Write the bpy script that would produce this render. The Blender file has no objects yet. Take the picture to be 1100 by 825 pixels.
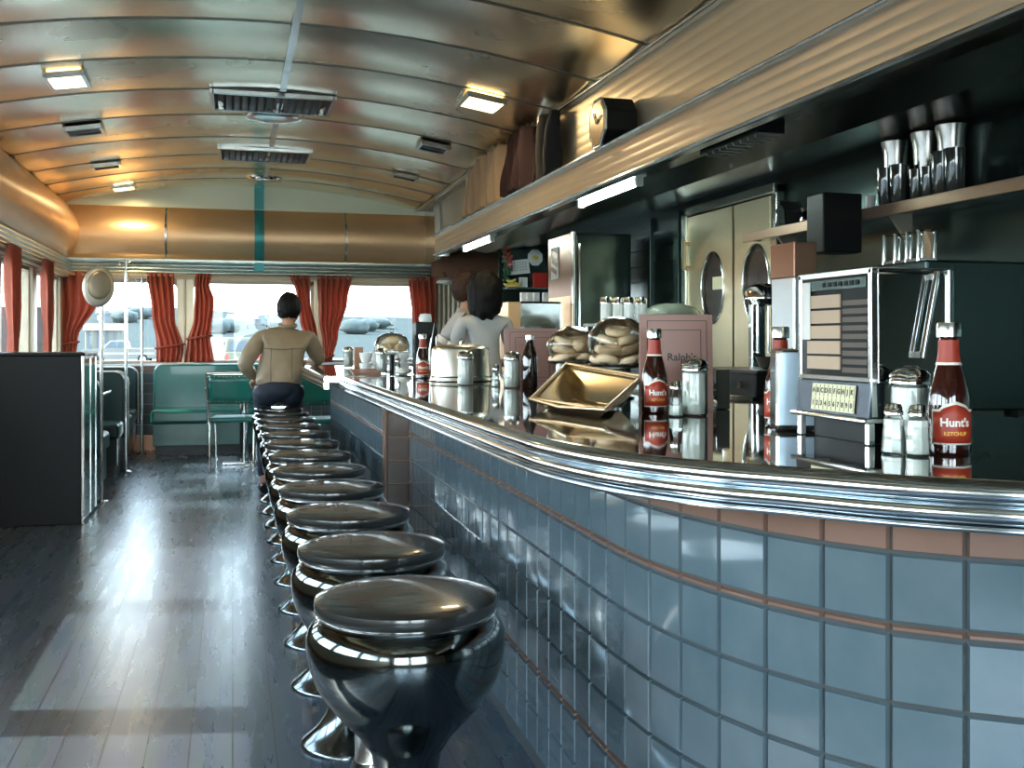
import bpy, bmesh, math, random
from mathutils import Vector, Matrix, noise
random.seed(7)
PI=math.pi
S=bpy.context.scene
COL=S.collection
H=1.16; F=1100.0; A=math.atan(300/1100.0); CA,SA=math.cos(A),math.sin(A); HY=365.0
# ---- surveying helpers: where a sight line meets a plane of the room
def ray(px,py):
    xc=(px-550)/F
    return Vector((xc*CA+SA, CA-xc*SA, (HY-py)/F))
def atd(px,py,d):
    r=ray(px,py); return Vector((r.x*d,r.y*d,H+r.z*d))
def atz(px,py,z): return atd(px,py,(z-H)/ray(px,py).z)
def atY(px,py,Y): return atd(px,py,Y/ray(px,py).y)
def atX(px,py,X): return atd(px,py,X/ray(px,py).x)

# ------------------------------------------------------------------ mesh builder
class MB:
    def __init__(s): s.v=[]; s.f=[]; s.m=[]; s.mi=0
    def add(s,vs,fs,M=None):
        o=len(s.v)
        for p in vs:
            p=Vector(p)
            if M is not None: p=M@p
            s.v.append(p)
        for f in fs: s.f.append([i+o for i in f]); s.m.append(s.mi)
        return s
    def box(s,x0,x1,y0,y1,z0,z1,M=None):
        vs=[(x,y,z) for x in (x0,x1) for y in (y0,y1) for z in (z0,z1)]
        return s.add(vs,[(0,1,3,2),(4,6,7,5),(0,4,5,1),(2,3,7,6),(0,2,6,4),(1,5,7,3)],M)
    def bar(s,a,b,w,h):
        a=Vector(a);b=Vector(b);d=(b-a);L=d.length;q=d.to_track_quat('Z','Y').to_matrix().to_4x4()
        return s.box(-w/2,w/2,-h/2,h/2,0,L,Matrix.Translation(a)@q)
    def tube(s,pts,r,n=10,caps=True,M=None):
        pts=[Vector(p) for p in pts]; k=len(pts)
        rs=r if isinstance(r,(list,tuple)) else [r]*k
        vs=[];up=None
        for i,p in enumerate(pts):
            t=(pts[min(i+1,k-1)]-pts[max(i-1,0)]).normalized()
            if up is None:
                up=Vector((0,0,1)) if abs(t.z)<.9 else Vector((1,0,0))
            u=(up-t*up.dot(t)).normalized(); w=t.cross(u); up=u
            for j in range(n):
                a=2*PI*j/n; vs.append(p+(u*math.cos(a)+w*math.sin(a))*rs[i])
        fs=[(i*n+j,i*n+(j+1)%n,(i+1)*n+(j+1)%n,(i+1)*n+j) for i in range(k-1) for j in range(n)]
        if caps: fs+= [tuple(range(n-1,-1,-1)),tuple((k-1)*n+j for j in range(n))]
        return s.add(vs,fs,M)
    def lathe(s,prof,n=32,M=None,sx=1,sy=1,flute=0,fn=12):
        vs=[];k=len(prof)
        for r,z in prof:
            for j in range(n):
                a=2*PI*j/n; rr=r*(1+flute*math.cos(fn*a)); vs.append((rr*math.cos(a)*sx,rr*math.sin(a)*sy,z))
        fs=[(i*n+j,i*n+(j+1)%n,(i+1)*n+(j+1)%n,(i+1)*n+j) for i in range(k-1) for j in range(n)]
        if prof[0][0]>1e-5: fs.append(tuple(range(n-1,-1,-1)))
        if prof[-1][0]>1e-5: fs.append(tuple((k-1)*n+j for j in range(n)))
        return s.add(vs,fs,M)
    def shell(s,prof,n=32,M=None,**k):    # open lathe, no caps
        prof=list(prof); a=len(s.f); s.lathe(prof,n,M,**k)
        for c in (0,1):
            if len(s.f[-1])>4: s.f.pop(); s.m.pop()
        return s
    def prism(s,poly,z0,z1,M=None):
        n=len(poly); vs=[(x,y,z0) for x,y in poly]+[(x,y,z1) for x,y in poly]
        fs=[tuple(range(n-1,-1,-1)),tuple(range(n,2*n))]+[(i,(i+1)%n,n+(i+1)%n,n+i) for i in range(n)]
        return s.add(vs,fs,M)
    def grid(s,fn,nu,nv,M=None,cu=False):
        vs=[fn(i/nu,j/nv) for i in range(nu if cu else nu+1) for j in range(nv+1)]
        R=nu if cu else nu+1
        fs=[(i*(nv+1)+j,((i+1)%R)*(nv+1)+j,((i+1)%R)*(nv+1)+j+1,i*(nv+1)+j+1) for i in range(nu) for j in range(nv)]
        return s.add(vs,fs,M)
    def ell(s,c,r,nu=20,nv=12,fn=None,M=None):
        c=Vector(c); r=(r,r,r) if not isinstance(r,(tuple,list)) else r
        def g(u,v):
            a=2*PI*u; b=PI*v-PI/2; d=Vector((math.cos(b)*math.cos(a),math.cos(b)*math.sin(a),math.sin(b)))
            p=Vector((d.x*r[0],d.y*r[1],d.z*r[2]))
            if fn: p=fn(p,d)
            return c+p
        return s.grid(g,nu,nv,M,cu=True)
    def build(s,name,mat,parent=None,loc=None,smooth=35,bevel=0,solid=0,sub=0,seg=2):
        me=bpy.data.meshes.new(name)
        off=Vector(loc) if loc is not None else Vector((0,0,0))
        me.from_pydata([tuple(p-off) for p in s.v],[],s.f)
        mats=mat if isinstance(mat,(list,tuple)) else [mat]
        for m in mats: me.materials.append(m)
        if len(mats)>1:
            me.polygons.foreach_set('material_index',s.m)
        bm=bmesh.new(); bm.from_mesh(me); bmesh.ops.remove_doubles(bm,verts=bm.verts,dist=1e-5)
        bmesh.ops.recalc_face_normals(bm,faces=bm.faces); bm.to_mesh(me); bm.free()
        if smooth:
            me.polygons.foreach_set('use_smooth',[True]*len(me.polygons))
            me.set_sharp_from_angle(angle=math.radians(smooth))
        me.update()
        o=bpy.data.objects.new(name,me); COL.objects.link(o)
        if parent is not None: o.parent=parent
        if loc is not None: o.location=off
        if solid:
            md=o.modifiers.new('Solidify','SOLIDIFY'); md.thickness=solid; md.offset=0
        if bevel:
            md=o.modifiers.new('Bevel','BEVEL'); md.width=bevel; md.segments=seg; md.limit_method='ANGLE'; md.angle_limit=math.radians(40)
            md.harden_normals=False
        if sub:
            md=o.modifiers.new('Subsurf','SUBSURF'); md.levels=sub; md.render_levels=sub
        return o
def tag(o,label=None,cat=None,group=None,kind=None):
    if label: o['label']=label
    if cat: o['category']=cat
    if group: o['group']=group
    if kind: o['kind']=kind
    return o
def thing(name,label,cat,loc=(0,0,0),rz=0,group=None):
    o=bpy.data.objects.new(name,None); COL.objects.link(o); o.location=loc; o.rotation_euler=(0,0,rz); o.empty_display_size=.1
    return tag(o,label,cat,group)
def struct(name,mb,mat,**k):
    o=mb.build(name,mat,**k); o['kind']='structure'; return o
def dup(root,loc,rz=0,label=None,group=None):
    def cp(o,par):
        c=o.copy(); COL.objects.link(c)
        if par: c.parent=par
        for ch in kids.get(o,[]): cp(ch,c)
        return c
    kids={}
    for o in list(COL.objects):
        if o.parent: kids.setdefault(o.parent,[]).append(o)
    r=cp(root,None); r.location=loc; r.rotation_euler=(0,0,rz)
    if label: r['label']=label
    if group: r['group']=group
    return r
def T(x,y,z): return Matrix.Translation((x,y,z))
def RZ(a): return Matrix.Rotation(a,4,'Z')
def RX(a): return Matrix.Rotation(a,4,'X')
def RY(a): return Matrix.Rotation(a,4,'Y')
def catmull(P,n=8):
    P=[Vector(p) for p in P]; out=[]
    Q=[P[0]*2-P[1]]+P+[P[-1]*2-P[-2]]
    for i in range(1,len(Q)-2):
        for k in range(n):
            t=k/n; a,b,c,d=Q[i-1],Q[i],Q[i+1],Q[i+2]
            out.append(.5*((2*b)+(c-a)*t+(2*a-5*b+4*c-d)*t*t+(3*b-a-3*c+d)*t**3))
    out.append(P[-1]); return out
def textmesh(txt,size,extr=.0006,font_shear=0,bold=0):
    cu=bpy.data.curves.new('lettering','FONT'); cu.body=txt; cu.size=size; cu.extrude=extr; cu.align_x='CENTER'; cu.align_y='CENTER'; cu.offset=bold; cu.resolution_u=3; cu.shear=font_shear
    o=bpy.data.objects.new('lettering',cu); COL.objects.link(o)
    dg=bpy.context.evaluated_depsgraph_get(); me=bpy.data.meshes.new_from_object(o.evaluated_get(dg))
    vs=[v.co.copy() for v in me.vertices]; fs=[list(p.vertices) for p in me.polygons]
    bpy.data.objects.remove(o); bpy.data.curves.remove(cu); bpy.data.meshes.remove(me)
    return vs,fs

# ------------------------------------------------------------------ materials
MT={}
def mat(name,color=(.5,.5,.5),metal=0,rough=.5,**k):
    m=bpy.data.materials.new(name); m.use_nodes=True; nt=m.node_tree; b=nt.nodes['Principled BSDF']
    b.inputs['Base Color'].default_value=(*color,1); b.inputs['Metallic'].default_value=metal; b.inputs['Roughness'].default_value=rough
    for a,v in k.items():
        if a in ('trans','coat','emit','estr','spec','sheen','ior','sub','noise','nscale','ncol','bump','bscale','stretch','rvar','alpha'): continue
    if 'trans' in k: b.inputs['Transmission Weight'].default_value=k['trans']
    if 'ior' in k: b.inputs['IOR'].default_value=k['ior']
    if 'coat' in k: b.inputs['Coat Weight'].default_value=k['coat']; b.inputs['Coat Roughness'].default_value=.04
    if 'spec' in k: b.inputs['Specular IOR Level'].default_value=k['spec']
    if 'emit' in k: b.inputs['Emission Color'].default_value=(*k['emit'],1); b.inputs['Emission Strength'].default_value=k.get('estr',1)
    if 'sheen' in k: b.inputs['Sheen Weight'].default_value=k['sheen']
    L=nt.links; N=nt.nodes
    tc=N.new('ShaderNodeTexCoord'); mp=N.new('ShaderNodeMapping'); L.new(tc.outputs['Object'],mp.inputs['Vector'])
    mp.inputs['Scale'].default_value=k.get('stretch',(1,1,1))
    nz=N.new('ShaderNodeTexNoise'); nz.inputs['Scale'].default_value=k.get('nscale',6); nz.inputs['Detail'].default_value=4
    L.new(mp.outputs['Vector'],nz.inputs['Vector'])
    amt=k.get('noise',.06)
    mx=N.new('ShaderNodeMix'); mx.data_type='RGBA'
    c2=k.get('ncol',tuple(c*(1-amt*2) for c in color)); c1=color if 'ncol' in k else tuple(min(1,c*(1+amt)) for c in color)
    mx.inputs[6].default_value=(*c1,1); mx.inputs[7].default_value=(*c2,1)
    L.new(nz.outputs['Fac'],mx.inputs[0]); L.new(mx.outputs[2],b.inputs['Base Color'])
    if k.get('rvar'):
        mr=N.new('ShaderNodeMapRange'); mr.inputs['From Min'].default_value=.3; mr.inputs['From Max'].default_value=.7
        mr.inputs['To Min'].default_value=max(0,rough-k['rvar']); mr.inputs['To Max'].default_value=rough+k['rvar']
        L.new(nz.outputs['Fac'],mr.inputs['Value']); L.new(mr.outputs[0],b.inputs['Roughness'])
    if k.get('bump'):
        n2=N.new('ShaderNodeTexNoise'); n2.inputs['Scale'].default_value=k.get('bscale',40); L.new(mp.outputs['Vector'],n2.inputs['Vector'])
        bp=N.new('ShaderNodeBump'); bp.inputs['Strength'].default_value=k['bump']; bp.inputs['Distance'].default_value=.01
        L.new(n2.outputs['Fac'],bp.inputs['Height']); L.new(bp.outputs[0],b.inputs['Normal'])
    MT[name]=m; return m
def thin_glass(name,tint=(.95,.98,.97),refl=.5,rough=.02):
    m=bpy.data.materials.new(name); m.use_nodes=True; nt=m.node_tree; N=nt.nodes; L=nt.links
    for n in list(N):
        if n.type!='OUTPUT_MATERIAL': N.remove(n)
    out=[n for n in N if n.type=='OUTPUT_MATERIAL'][0]
    t=N.new('ShaderNodeBsdfTransparent'); t.inputs[0].default_value=(*tint,1)
    g=N.new('ShaderNodeBsdfGlossy'); g.inputs['Roughness'].default_value=rough
    fr=N.new('ShaderNodeFresnel'); fr.inputs['IOR'].default_value=1.45
    ad=N.new('ShaderNodeMath'); ad.operation='MULTIPLY'; ad.inputs[1].default_value=refl*2; L.new(fr.outputs[0],ad.inputs[0]); ad.use_clamp=True
    mx=N.new('ShaderNodeMixShader'); L.new(ad.outputs[0],mx.inputs[0]); L.new(t.outputs[0],mx.inputs[1]); L.new(g.outputs[0],mx.inputs[2]); L.new(mx.outputs[0],out.inputs[0])
    MT[name]=m; return m
chrome=mat('chrome',(.72,.74,.73),1,.08,noise=.03)
chrome_soft=mat('chrome_soft',(.72,.74,.73),1,.2,noise=.05,rvar=.05)
steel=mat('steel',(.62,.58,.52),1,.24,noise=.06,bump=.02,bscale=3)
ceil_m=mat('ceiling_metal',(.93,.79,.58),1,.25,noise=.12,nscale=1.2,bump=.10,bscale=1.6,stretch=(1,1.4,1),rvar=.05)
copper=mat('copper',(.95,.60,.33),.65,.38,noise=.10,nscale=2,bump=.05,bscale=2)
copper_brown=mat('copper_brown',(.36,.19,.12),.8,.36,noise=.10,nscale=3)
gold=mat('gold_tray',(.84,.68,.45),1,.22,noise=.05,bump=.05,bscale=5)
lunette=mat('pale_green_panel',(.80,.84,.64),.25,.38,noise=.06,nscale=2)
rail_m=mat('rail_chrome',(.70,.76,.80),1,.13,noise=.05,bump=.03,bscale=4)
band_m=mat('band_steel',(.55,.62,.57),1,.25,noise=.08)
green_steel=mat('dark_green_steel',(.038,.060,.054),.75,.22,noise=.12,nscale=2,bump=.05,bscale=2)
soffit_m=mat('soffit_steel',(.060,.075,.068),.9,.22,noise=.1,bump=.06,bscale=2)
black=mat('black_plastic',(.007,.008,.008),0,.42,spec=.2)
dark=mat('dark_paint',(.02,.024,.024),0,.4)
door_steel=mat('door_steel',(.72,.62,.43),1,.34,noise=.08,nscale=2,bump=.04,bscale=3)
pink=mat('pink_tile',(.20,.115,.085),0,.16,coat=.5,noise=.1,nscale=9)
tile_m=mat('blue_tile',(.062,.100,.118),0,.10,coat=.8,noise=.22,nscale=11,ncol=(.125,.158,.175),bump=.05,bscale=18)
grout=mat('grout',(.045,.05,.05),0,.8)
laminate=mat('counter_laminate',(.030,.021,.016),0,.035,coat=1.0,spec=1.0,noise=.15)
vinyl=mat('black_vinyl',(.020,.020,.018),0,.24,coat=.6,noise=.1,bump=.05,bscale=60)
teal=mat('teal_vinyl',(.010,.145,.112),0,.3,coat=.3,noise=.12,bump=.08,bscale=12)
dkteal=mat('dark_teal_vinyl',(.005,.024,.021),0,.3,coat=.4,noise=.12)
teal_post=mat('teal_strip',(.06,.34,.33),.3,.3)
white=mat('white_enamel',(.78,.79,.77),0,.3)
paper=mat('paper',(.72,.70,.64),0,.7)
skin=mat('skin',(.50,.27,.18),0,.5,noise=.05)
hair_b=mat('black_hair',(.003,.0025,.0025),0,.6,spec=.25,bump=.8,bscale=60,stretch=(1,1,.15))
hair_r=mat('brown_hair',(.045,.020,.011),0,.6,spec=.3,bump=.8,bscale=60,stretch=(1,1,.15))
jacket_m=mat('tan_leather',(.30,.235,.155),0,.5,noise=.12,nscale=9,bump=.5,bscale=14)
denim=mat('denim',(.012,.020,.038),0,.8,noise=.2,bump=.1,bscale=60)
uniform=mat('uniform_cloth',(.46,.46,.46),0,.8,noise=.06,bump=.3,bscale=9)
white_cloth=mat('white_cloth',(.75,.74,.7),0,.8)
menu_m=mat('menu_cover',(.34,.17,.13),0,.4,noise=.06)
inkm=mat('ink',(.02,.015,.015),0,.5)
ketchup=mat('ketchup',(.028,.006,.004),0,.08,coat=1)
label_r=mat('red_label',(.36,.035,.014),0,.45)
label_w=mat('label_white',(.85,.80,.70),0,.5)
label_y=mat('label_yellow',(.80,.45,.06),0,.5)
sugar=mat('sugar',(.66,.65,.60),0,.6,noise=.05,bump=.2,bscale=120)
glass=thin_glass('jar_glass',(.90,.94,.92),.8)
pane=thin_glass('window_pane',(.97,.99,.99),.35)
plastic=thin_glass('plastic_wrap',(.96,.97,.94),1.0,.18)
wood=mat('rod_wood',(.25,.12,.06),0,.5)
bread=mat('pastry',(.72,.50,.30),0,.6,noise=.3,nscale=25,ncol=(.80,.62,.42),bump=.3,bscale=40)
red_p=mat('red_paint',(.50,.03,.02),0,.4)
leaf=mat('leaf',(.03,.11,.05),0,.6)
yellow_f=mat('banana',(.75,.55,.12),0,.5)
cream_cloth=mat('cream_cloth',(.46,.31,.18),0,.9,noise=.1,bump=.15,bscale=30)
maroon=mat('maroon_cloth',(.016,.004,.005),0,.95,noise=.15)
card=mat('title_card',(.50,.36,.25),0,.6,noise=.1)
keyp=mat('key_ivory',(.72,.66,.42),0,.4)
lampglow=mat('lamp_glow',(.9,.8,.5),0,.4,emit=(1,.72,.30),estr=1.6)
tubeglow=mat('tube_glow',(.9,.95,.95),0,.4,emit=(.78,1,.95),estr=10)
def curtain_mat():
    m=mat('orange_curtain',(.52,.15,.09),0,.85,noise=.12,nscale=14)
    nt=m.node_tree;N=nt.nodes;L=nt.links;b=N['Principled BSDF'];out=[n for n in N if n.type=='OUTPUT_MATERIAL'][0]
    t=N.new('ShaderNodeBsdfTranslucent'); t.inputs[0].default_value=(.60,.19,.12,1)
    mx=N.new('ShaderNodeMixShader'); mx.inputs[0].default_value=.42
    L.new(b.outputs[0],mx.inputs[1]);L.new(t.outputs[0],mx.inputs[2]);L.new(mx.outputs[0],out.inputs[0]); return m
curtain_m=curtain_mat()
def floor_mat():
    m=bpy.data.materials.new('floor_boards'); m.use_nodes=True; nt=m.node_tree; N=nt.nodes;L=nt.links; b=N['Principled BSDF']
    tc=N.new('ShaderNodeTexCoord'); mp=N.new('ShaderNodeMapping'); mp.inputs['Rotation'].default_value=(0,0,PI/2); L.new(tc.outputs['Object'],mp.inputs['Vector'])
    br=N.new('ShaderNodeTexBrick'); br.offset=.37; br.inputs['Scale'].default_value=1; br.inputs['Brick Width'].default_value=2.6; br.inputs['Row Height'].default_value=.118
    br.inputs['Mortar Size'].default_value=.0022; br.inputs['Mortar Smooth'].default_value=.1
    br.inputs['Color1'].default_value=(.080,.108,.132,1); br.inputs['Color2'].default_value=(.060,.083,.104,1); br.inputs['Mortar'].default_value=(.012,.016,.02,1)
    L.new(mp.outputs[0],br.inputs['Vector'])
    nz=N.new('ShaderNodeTexNoise'); nz.inputs['Scale'].default_value=2.2; nz.inputs['Detail'].default_value=6; m2=N.new('ShaderNodeMapping'); m2.inputs['Scale'].default_value=(9,1,1)
    L.new(tc.outputs['Object'],m2.inputs['Vector']); L.new(m2.outputs[0],nz.inputs['Vector'])
    mx=N.new('ShaderNodeMix'); mx.data_type='RGBA'; mx.blend_type='MULTIPLY'; mx.inputs[0].default_value=.5
    L.new(br.outputs['Color'],mx.inputs[6]); L.new(nz.outputs['Color'],mx.inputs[7]); L.new(mx.outputs[2],b.inputs['Base Color'])
    mr=N.new('ShaderNodeMapRange'); mr.inputs['To Min'].default_value=.20; mr.inputs['To Max'].default_value=.36; L.new(nz.outputs['Fac'],mr.inputs['Value']); L.new(mr.outputs[0],b.inputs['Roughness'])
    b.inputs['Specular IOR Level'].default_value=.9
    bp=N.new('ShaderNodeBump'); bp.inputs['Strength'].default_value=.12; bp.inputs['Distance'].default_value=.004; L.new(br.outputs['Fac'],bp.inputs['Height']); bp.invert=True; L.new(bp.outputs[0],b.inputs['Normal'])
    return m
floor_m=floor_mat()
# ------------------------------------------------------------------ setting
XL,XR,XB=-1.67,2.0,3.0       # left wall, upper right wall, kitchen back wall
YF,YN=11.4,-2.2              # far wall, wall behind the viewpoint
Z0,Z1=.91,1.79               # window sill and head
def cz(x): return 2.81-.24*((x-.25)/1.92)**2
def ceil_at(px,py):
    z=2.7
    for _ in range(12):
        p=atz(px,py,z); z=cz(p.x)
    return p
struct('floor',MB().grid(lambda u,v:(XL-.1+u*(XB-XL+.2),YN-.1+v*(YF-YN+.2),0),4,12),floor_m,smooth=0)
seams=[-2.2,-1.5,-.7,.1,.9,1.7,2.3,3.1,3.9,4.7,5.45,6.2,6.97,7.75,8.6,9.42,10.15,10.8,11.4]
m=MB()
for a,b in zip(seams,seams[1:]):
    def g(u,v,a=a,b=b):
        x=XL+u*(XR-XL); y=a+.006+v*(b-a-.012)
        return (x,y,cz(x)-.016*math.sin(PI*v))
    m.grid(g,24,8)
struct('ceiling',m,ceil_m,smooth=60)
m=MB()
for s in seams[1:-1]:
    n=20
    for i in range(n):
        xa=XL+i/n*(XR-XL); xb=XL+(i+1)/n*(XR-XL)
        for (y0,y1,h) in ((s-.013,s+.013,.004),):
            m.add([(xa,y0,cz(xa)-h),(xb,y0,cz(xb)-h),(xb,y1,cz(xb)-h),(xa,y1,cz(xa)-h),(xa,y0,cz(xa)+.03),(xb,y0,cz(xb)+.03),(xb,y1,cz(xb)+.03),(xa,y1,cz(xa)+.03)],
              [(0,3,2,1),(4,5,6,7),(0,1,5,4),(2,3,7,6),(1,2,6,5),(0,4,7,3)])
struct('trim_1',m,[mat('seam_strip',(.20,.18,.15),.8,.35)],smooth=0)
# roof above everything so no daylight leaks in
struct('ceiling_roof',MB().box(XL-.15,XB+.15,YN-.15,YF+.15,2.87,2.95),dark,smooth=0)

# --- far wall
farw=[(-1.60,-.54),(-.43,.855),(.956,2.10)]
def wall_y(m,x0,x1,Y,t,holes,z0=0,z1=2.87,Zs=(Z0,Z1)):
    m.box(x0,x1,Y,Y+t,z0,Zs[0]); m.box(x0,x1,Y,Y+t,Zs[1],z1)
    xs=[x0]+[v for h in holes for v in h]+[x1]
    for a,b in zip(xs[0::2],xs[1::2]):
        if b-a>.001: m.box(a,b,Y,Y+t,Zs[0],Zs[1])
def wall_x(m,y0,y1,X,t,holes,z0=0,z1=2.87,Zs=(Z0,Z1)):
    m.box(X-t,X,y0,y1,z0,Zs[0]); m.box(X-t,X,y0,y1,Zs[1],z1)
    ys=[y0]+[v for h in holes for v in h]+[y1]
    for a,b in zip(ys[0::2],ys[1::2]):
        if b-a>.001: m.box(X-t,X,a,b,Zs[0],Zs[1])
cream_wall=mat('ivory_wall_panel',(.50,.42,.30),.3,.4,noise=.06)
m=MB(); wall_y(m,XL-.15,XB+.15,YF,.15,farw); struct('wall_far',m,cream_wall,smooth=0)
leftw=[(y,y+1.25) for y in (-1.9,-.5,.9,2.3,3.7,5.1,7.0,8.4,9.85)]
m=MB(); wall_x(m,YN-.15,YF+.15,XL,.15,leftw,Zs=(Z0,Z1)); struct('wall_left',m,cream_wall,smooth=0)
nearw=[(-1.4,-.2),(.0,1.2)]
m=MB(); wall_y(m,XL-.15,XB+.15,YN-.15,.15,nearw,Zs=(.35,2.05)); struct('wall_near',m,cream_wall,smooth=0)
struct('wall_right',MB().box(XB,XB+.15,YN-.15,YF+.15,0,2.87),green_steel,smooth=0)
# upper right wall above the hood, fluted steel
m=MB()
nz=9
def g(u,v):
    z=2.14+v*(2.64-2.14); return (XR-.0016*abs(math.sin(PI*v*nz)),YN+u*(8.9-YN)+.001,z)
m.grid(g,2,nz*8); m.box(XR+.0,XR+.05,YN,8.9,2.14,2.87)
struct('wall_upper_right',m,mat('fluted_steel',(.95,.81,.60),.85,.42,noise=.06,nscale=1.5,bump=.04,bscale=1.5),smooth=50)
m=MB(); m.box(XR+.10,XR+.16,8.9,YF,2.05,2.87); m.box(XR-.01,XR+.12,8.9,YF,2.60,2.66); struct('wall_upper_far_right',m,cream_wall,smooth=0)
# chrome cornice strips
m=MB(); m.box(XR-.035,XR-.005,YN,YF,2.585,2.64); m.tube([(XR-.04,YN,2.59),(XR-.04,YF,2.59)],.012); struct('trim_2',m,chrome_soft,smooth=40)
m=MB(); m.tube([(XR-.06,6.42,2.12),(XR-.06,6.42,2.64)],.022,12); m.box(XR-.04,XR-.01,6.38,6.5,2.12,2.64); struct('trim_3',m,chrome_soft,smooth=40)
m=MB(); m.box(XR+.03,XR+.09,YF-.9,YF-.82,2.0,2.60); m.box(XR+.08,XR+.098,YF-.82,YF-.05,2.0,2.60); struct('trim_4',m,chrome_soft,smooth=0)

# far wall upper: cove of copper, lunette, fluted band
def cove(axis,a,b,name,matl):
    m=MB()
    def g(u,v):
        s=a+u*(b-a); z=2.0+v*.56; o=.03+.13*math.sin(PI*min(1,v*1.04))**.8
        return (s,YF-o,z) if axis=='y' else (XL+o,s,z)
    m.grid(g,6,18); return struct(name,m,matl,smooth=60)
cove('y',XL,XR+.098,'trim_5',copper)
cove('x',YN,YF,'trim_6',copper)
m=MB()
for x in (atY(178,250,YF-.15).x,atY(372,250,YF-.15).x,atY(459,250,YF-.15).x):
    m.grid(lambda u,v:(x-.01+u*.02,YF-(.036+.13*math.sin(PI*min(1,v*1.04))**.8),2.0+v*.56),1,18)
struct('trim_7',m,chrome_soft,smooth=60)
m=MB(); m.prism([(XL,2.555)]+[(XL+i/24*(XR+.16-XL),cz(XL+i/24*(XR+.16-XL))+.02) for i in range(25)]+[(XR+.16,2.555)],0,.03,Matrix(((1,0,0,0),(0,0,1,YF-.05),(0,1,0,0),(0,0,0,1))))
struct('wall_far_lunette',m,lunette,smooth=0)
def flute(m,axis,a,b,z0,z1,n,off,dp=.014):
    def g(u,v):
        s=a+u*(b-a); o=off+dp*abs(math.sin(PI*v*n))**.7; z=z0+v*(z1-z0)
        return (s,YF-o,z) if axis=='y' else (XL+o,s,z)
    m.grid(g,4,n*8)
m=MB(); flute(m,'y',XL,XR+.15,1.85,2.0,4,.05); m.box(XL,XR+.15,YF-.10,YF-.02,1.985,2.005); struct('trim_8',m,band_m,smooth=50)
m=MB(); flute(m,'x',YN,YF-.07,1.85,2.0,4,.05); struct('trim_9',m,band_m,smooth=50)
# curtain rails
m=MB(); m.tube([(XL+.02,YF-.11,1.83),(2.1,YF-.11,1.83)],.011); m.box(XL+.02,2.1,YF-.08,YF-.001,1.80,1.85); struct('trim_10',m,cream_wall,smooth=40)
m=MB(); m.tube([(XL+.09,YN,1.83),(XL+.09,YF-.1,1.83)],.011); m.box(XL+.001,XL+.06,YN,YF-.12,1.80,1.85); struct('trim_11',m,cream_wall,smooth=40)
# vertical teal strip on the far wall
m=MB()
m.grid(lambda u,v:(.225+u*.1,YF-(.042+.13*math.sin(PI*min(1,v*1.04))**.8),2.0+v*.56),2,18); m.box(.225,.325,YF-.075,YF-.05,2.56,2.80)
m.grid(lambda u,v:(.225+u*.1,YF-.071,1.9+v*.1),1,1)
struct('trim_12',m,teal_post,smooth=60)
# lower far wall tile
m=MB()
for i in range(34):
    for j in range(7):
        x=XL+.005+i*.1085; z=.16+j*.1085
        m.mi=1 if j in(6,) else 0
        m.box(x,x+.105,YF-.012,YF-.001,z,z+.105)
struct('trim_13',m,[tile_m,pink],smooth=0)
struct('baseboard_far',MB().box(XL,XB,YF-.02,YF-.001,0,.15),copper_brown,smooth=0)
struct('baseboard_left',MB().box(XL+.001,XL+.02,YN,YF,0,.15),copper_brown,smooth=0)
# windows
nwin=0
def window(c0,c1,axis,X,zs=(Z0,Z1)):
    global nwin; nwin+=1
    m=MB(); w=.03; z0,z1=zs
    if axis=='y':
        o=.06
        m.box(c0,c0+w,X+.03,X+.09,z0,z1);m.box(c1-w,c1,X+.03,X+.09,z0,z1);m.box(c0,c1,X+.03,X+.09,z0,z0+w);m.box(c0,c1,X+.03,X+.09,z1-w,z1)
        r=.07
        for (cx,sg) in (((c0+w,1),(c1-w,-1)) if X>0 else ()):
            poly=[(cx,z1-w),(cx+sg*r,z1-w)]+[(cx+sg*(r-r*math.sin(t)),z1-w-r+r*math.cos(t)) for t in [i*PI/12 for i in range(1,7)]]
            m.prism(poly,0,.04,Matrix(((1,0,0,0),(0,0,1,X+.035),(0,1,0,0),(0,0,0,1))))
        p=MB().box(c0+.01,c1-.01,X+.058,X+.062,z0+.01,z1-.01)
        s=MB().box(c0-.02,c1+.02,X-.05,X+.12,z0-.025,z0)
    else:
        m.box(X-.09,X-.03,c0,c0+w,z0,z1);m.box(X-.09,X-.03,c1-w,c1,z0,z1);m.box(X-.09,X-.03,c0,c1,z0,z0+w);m.box(X-.09,X-.03,c0,c1,z1-w,z1)
        p=MB().box(X-.062,X-.058,c0+.01,c1-.01,z0+.01,z1-.01)
        s=MB().box(X-.12,X+.05,c0-.02,c1+.02,z0-.025,z0)
    fr=m.build('window_%d'%nwin,cream_wall,smooth=0); fr['kind']='structure'
    p.build('window_pane',pane,fr,smooth=0); s.build('window_sill',white,fr,smooth=0,bevel=.006)
    # daylight portal in the opening
    L=bpy.data.lights.new('daylight_portal','AREA'); L.shape='RECTANGLE'; L.cycles.is_portal=True
    lo=bpy.data.objects.new('daylight_portal',L); COL.objects.link(lo)
    L.size=abs(c1-c0); L.size_y=z1-z0
    if axis=='y':
        sgn=1 if X>0 else -1
        lo.location=((c0+c1)/2,X+.13 if sgn>0 else X-.02,(z0+z1)/2); lo.rotation_euler=(-PI/2 if sgn>0 else PI/2,0,0)
    else:
        lo.location=(X-.14,(c0+c1)/2,(z0+z1)/2); lo.rotation_euler=(PI/2,0,-PI/2)
for a,b in farw: window(a,b,'y',YF)
for a,b in leftw: window(a,b,'x',XL)
for a,b in nearw: window(a,b,'y',YN-.15,(.35,2.05))

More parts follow.
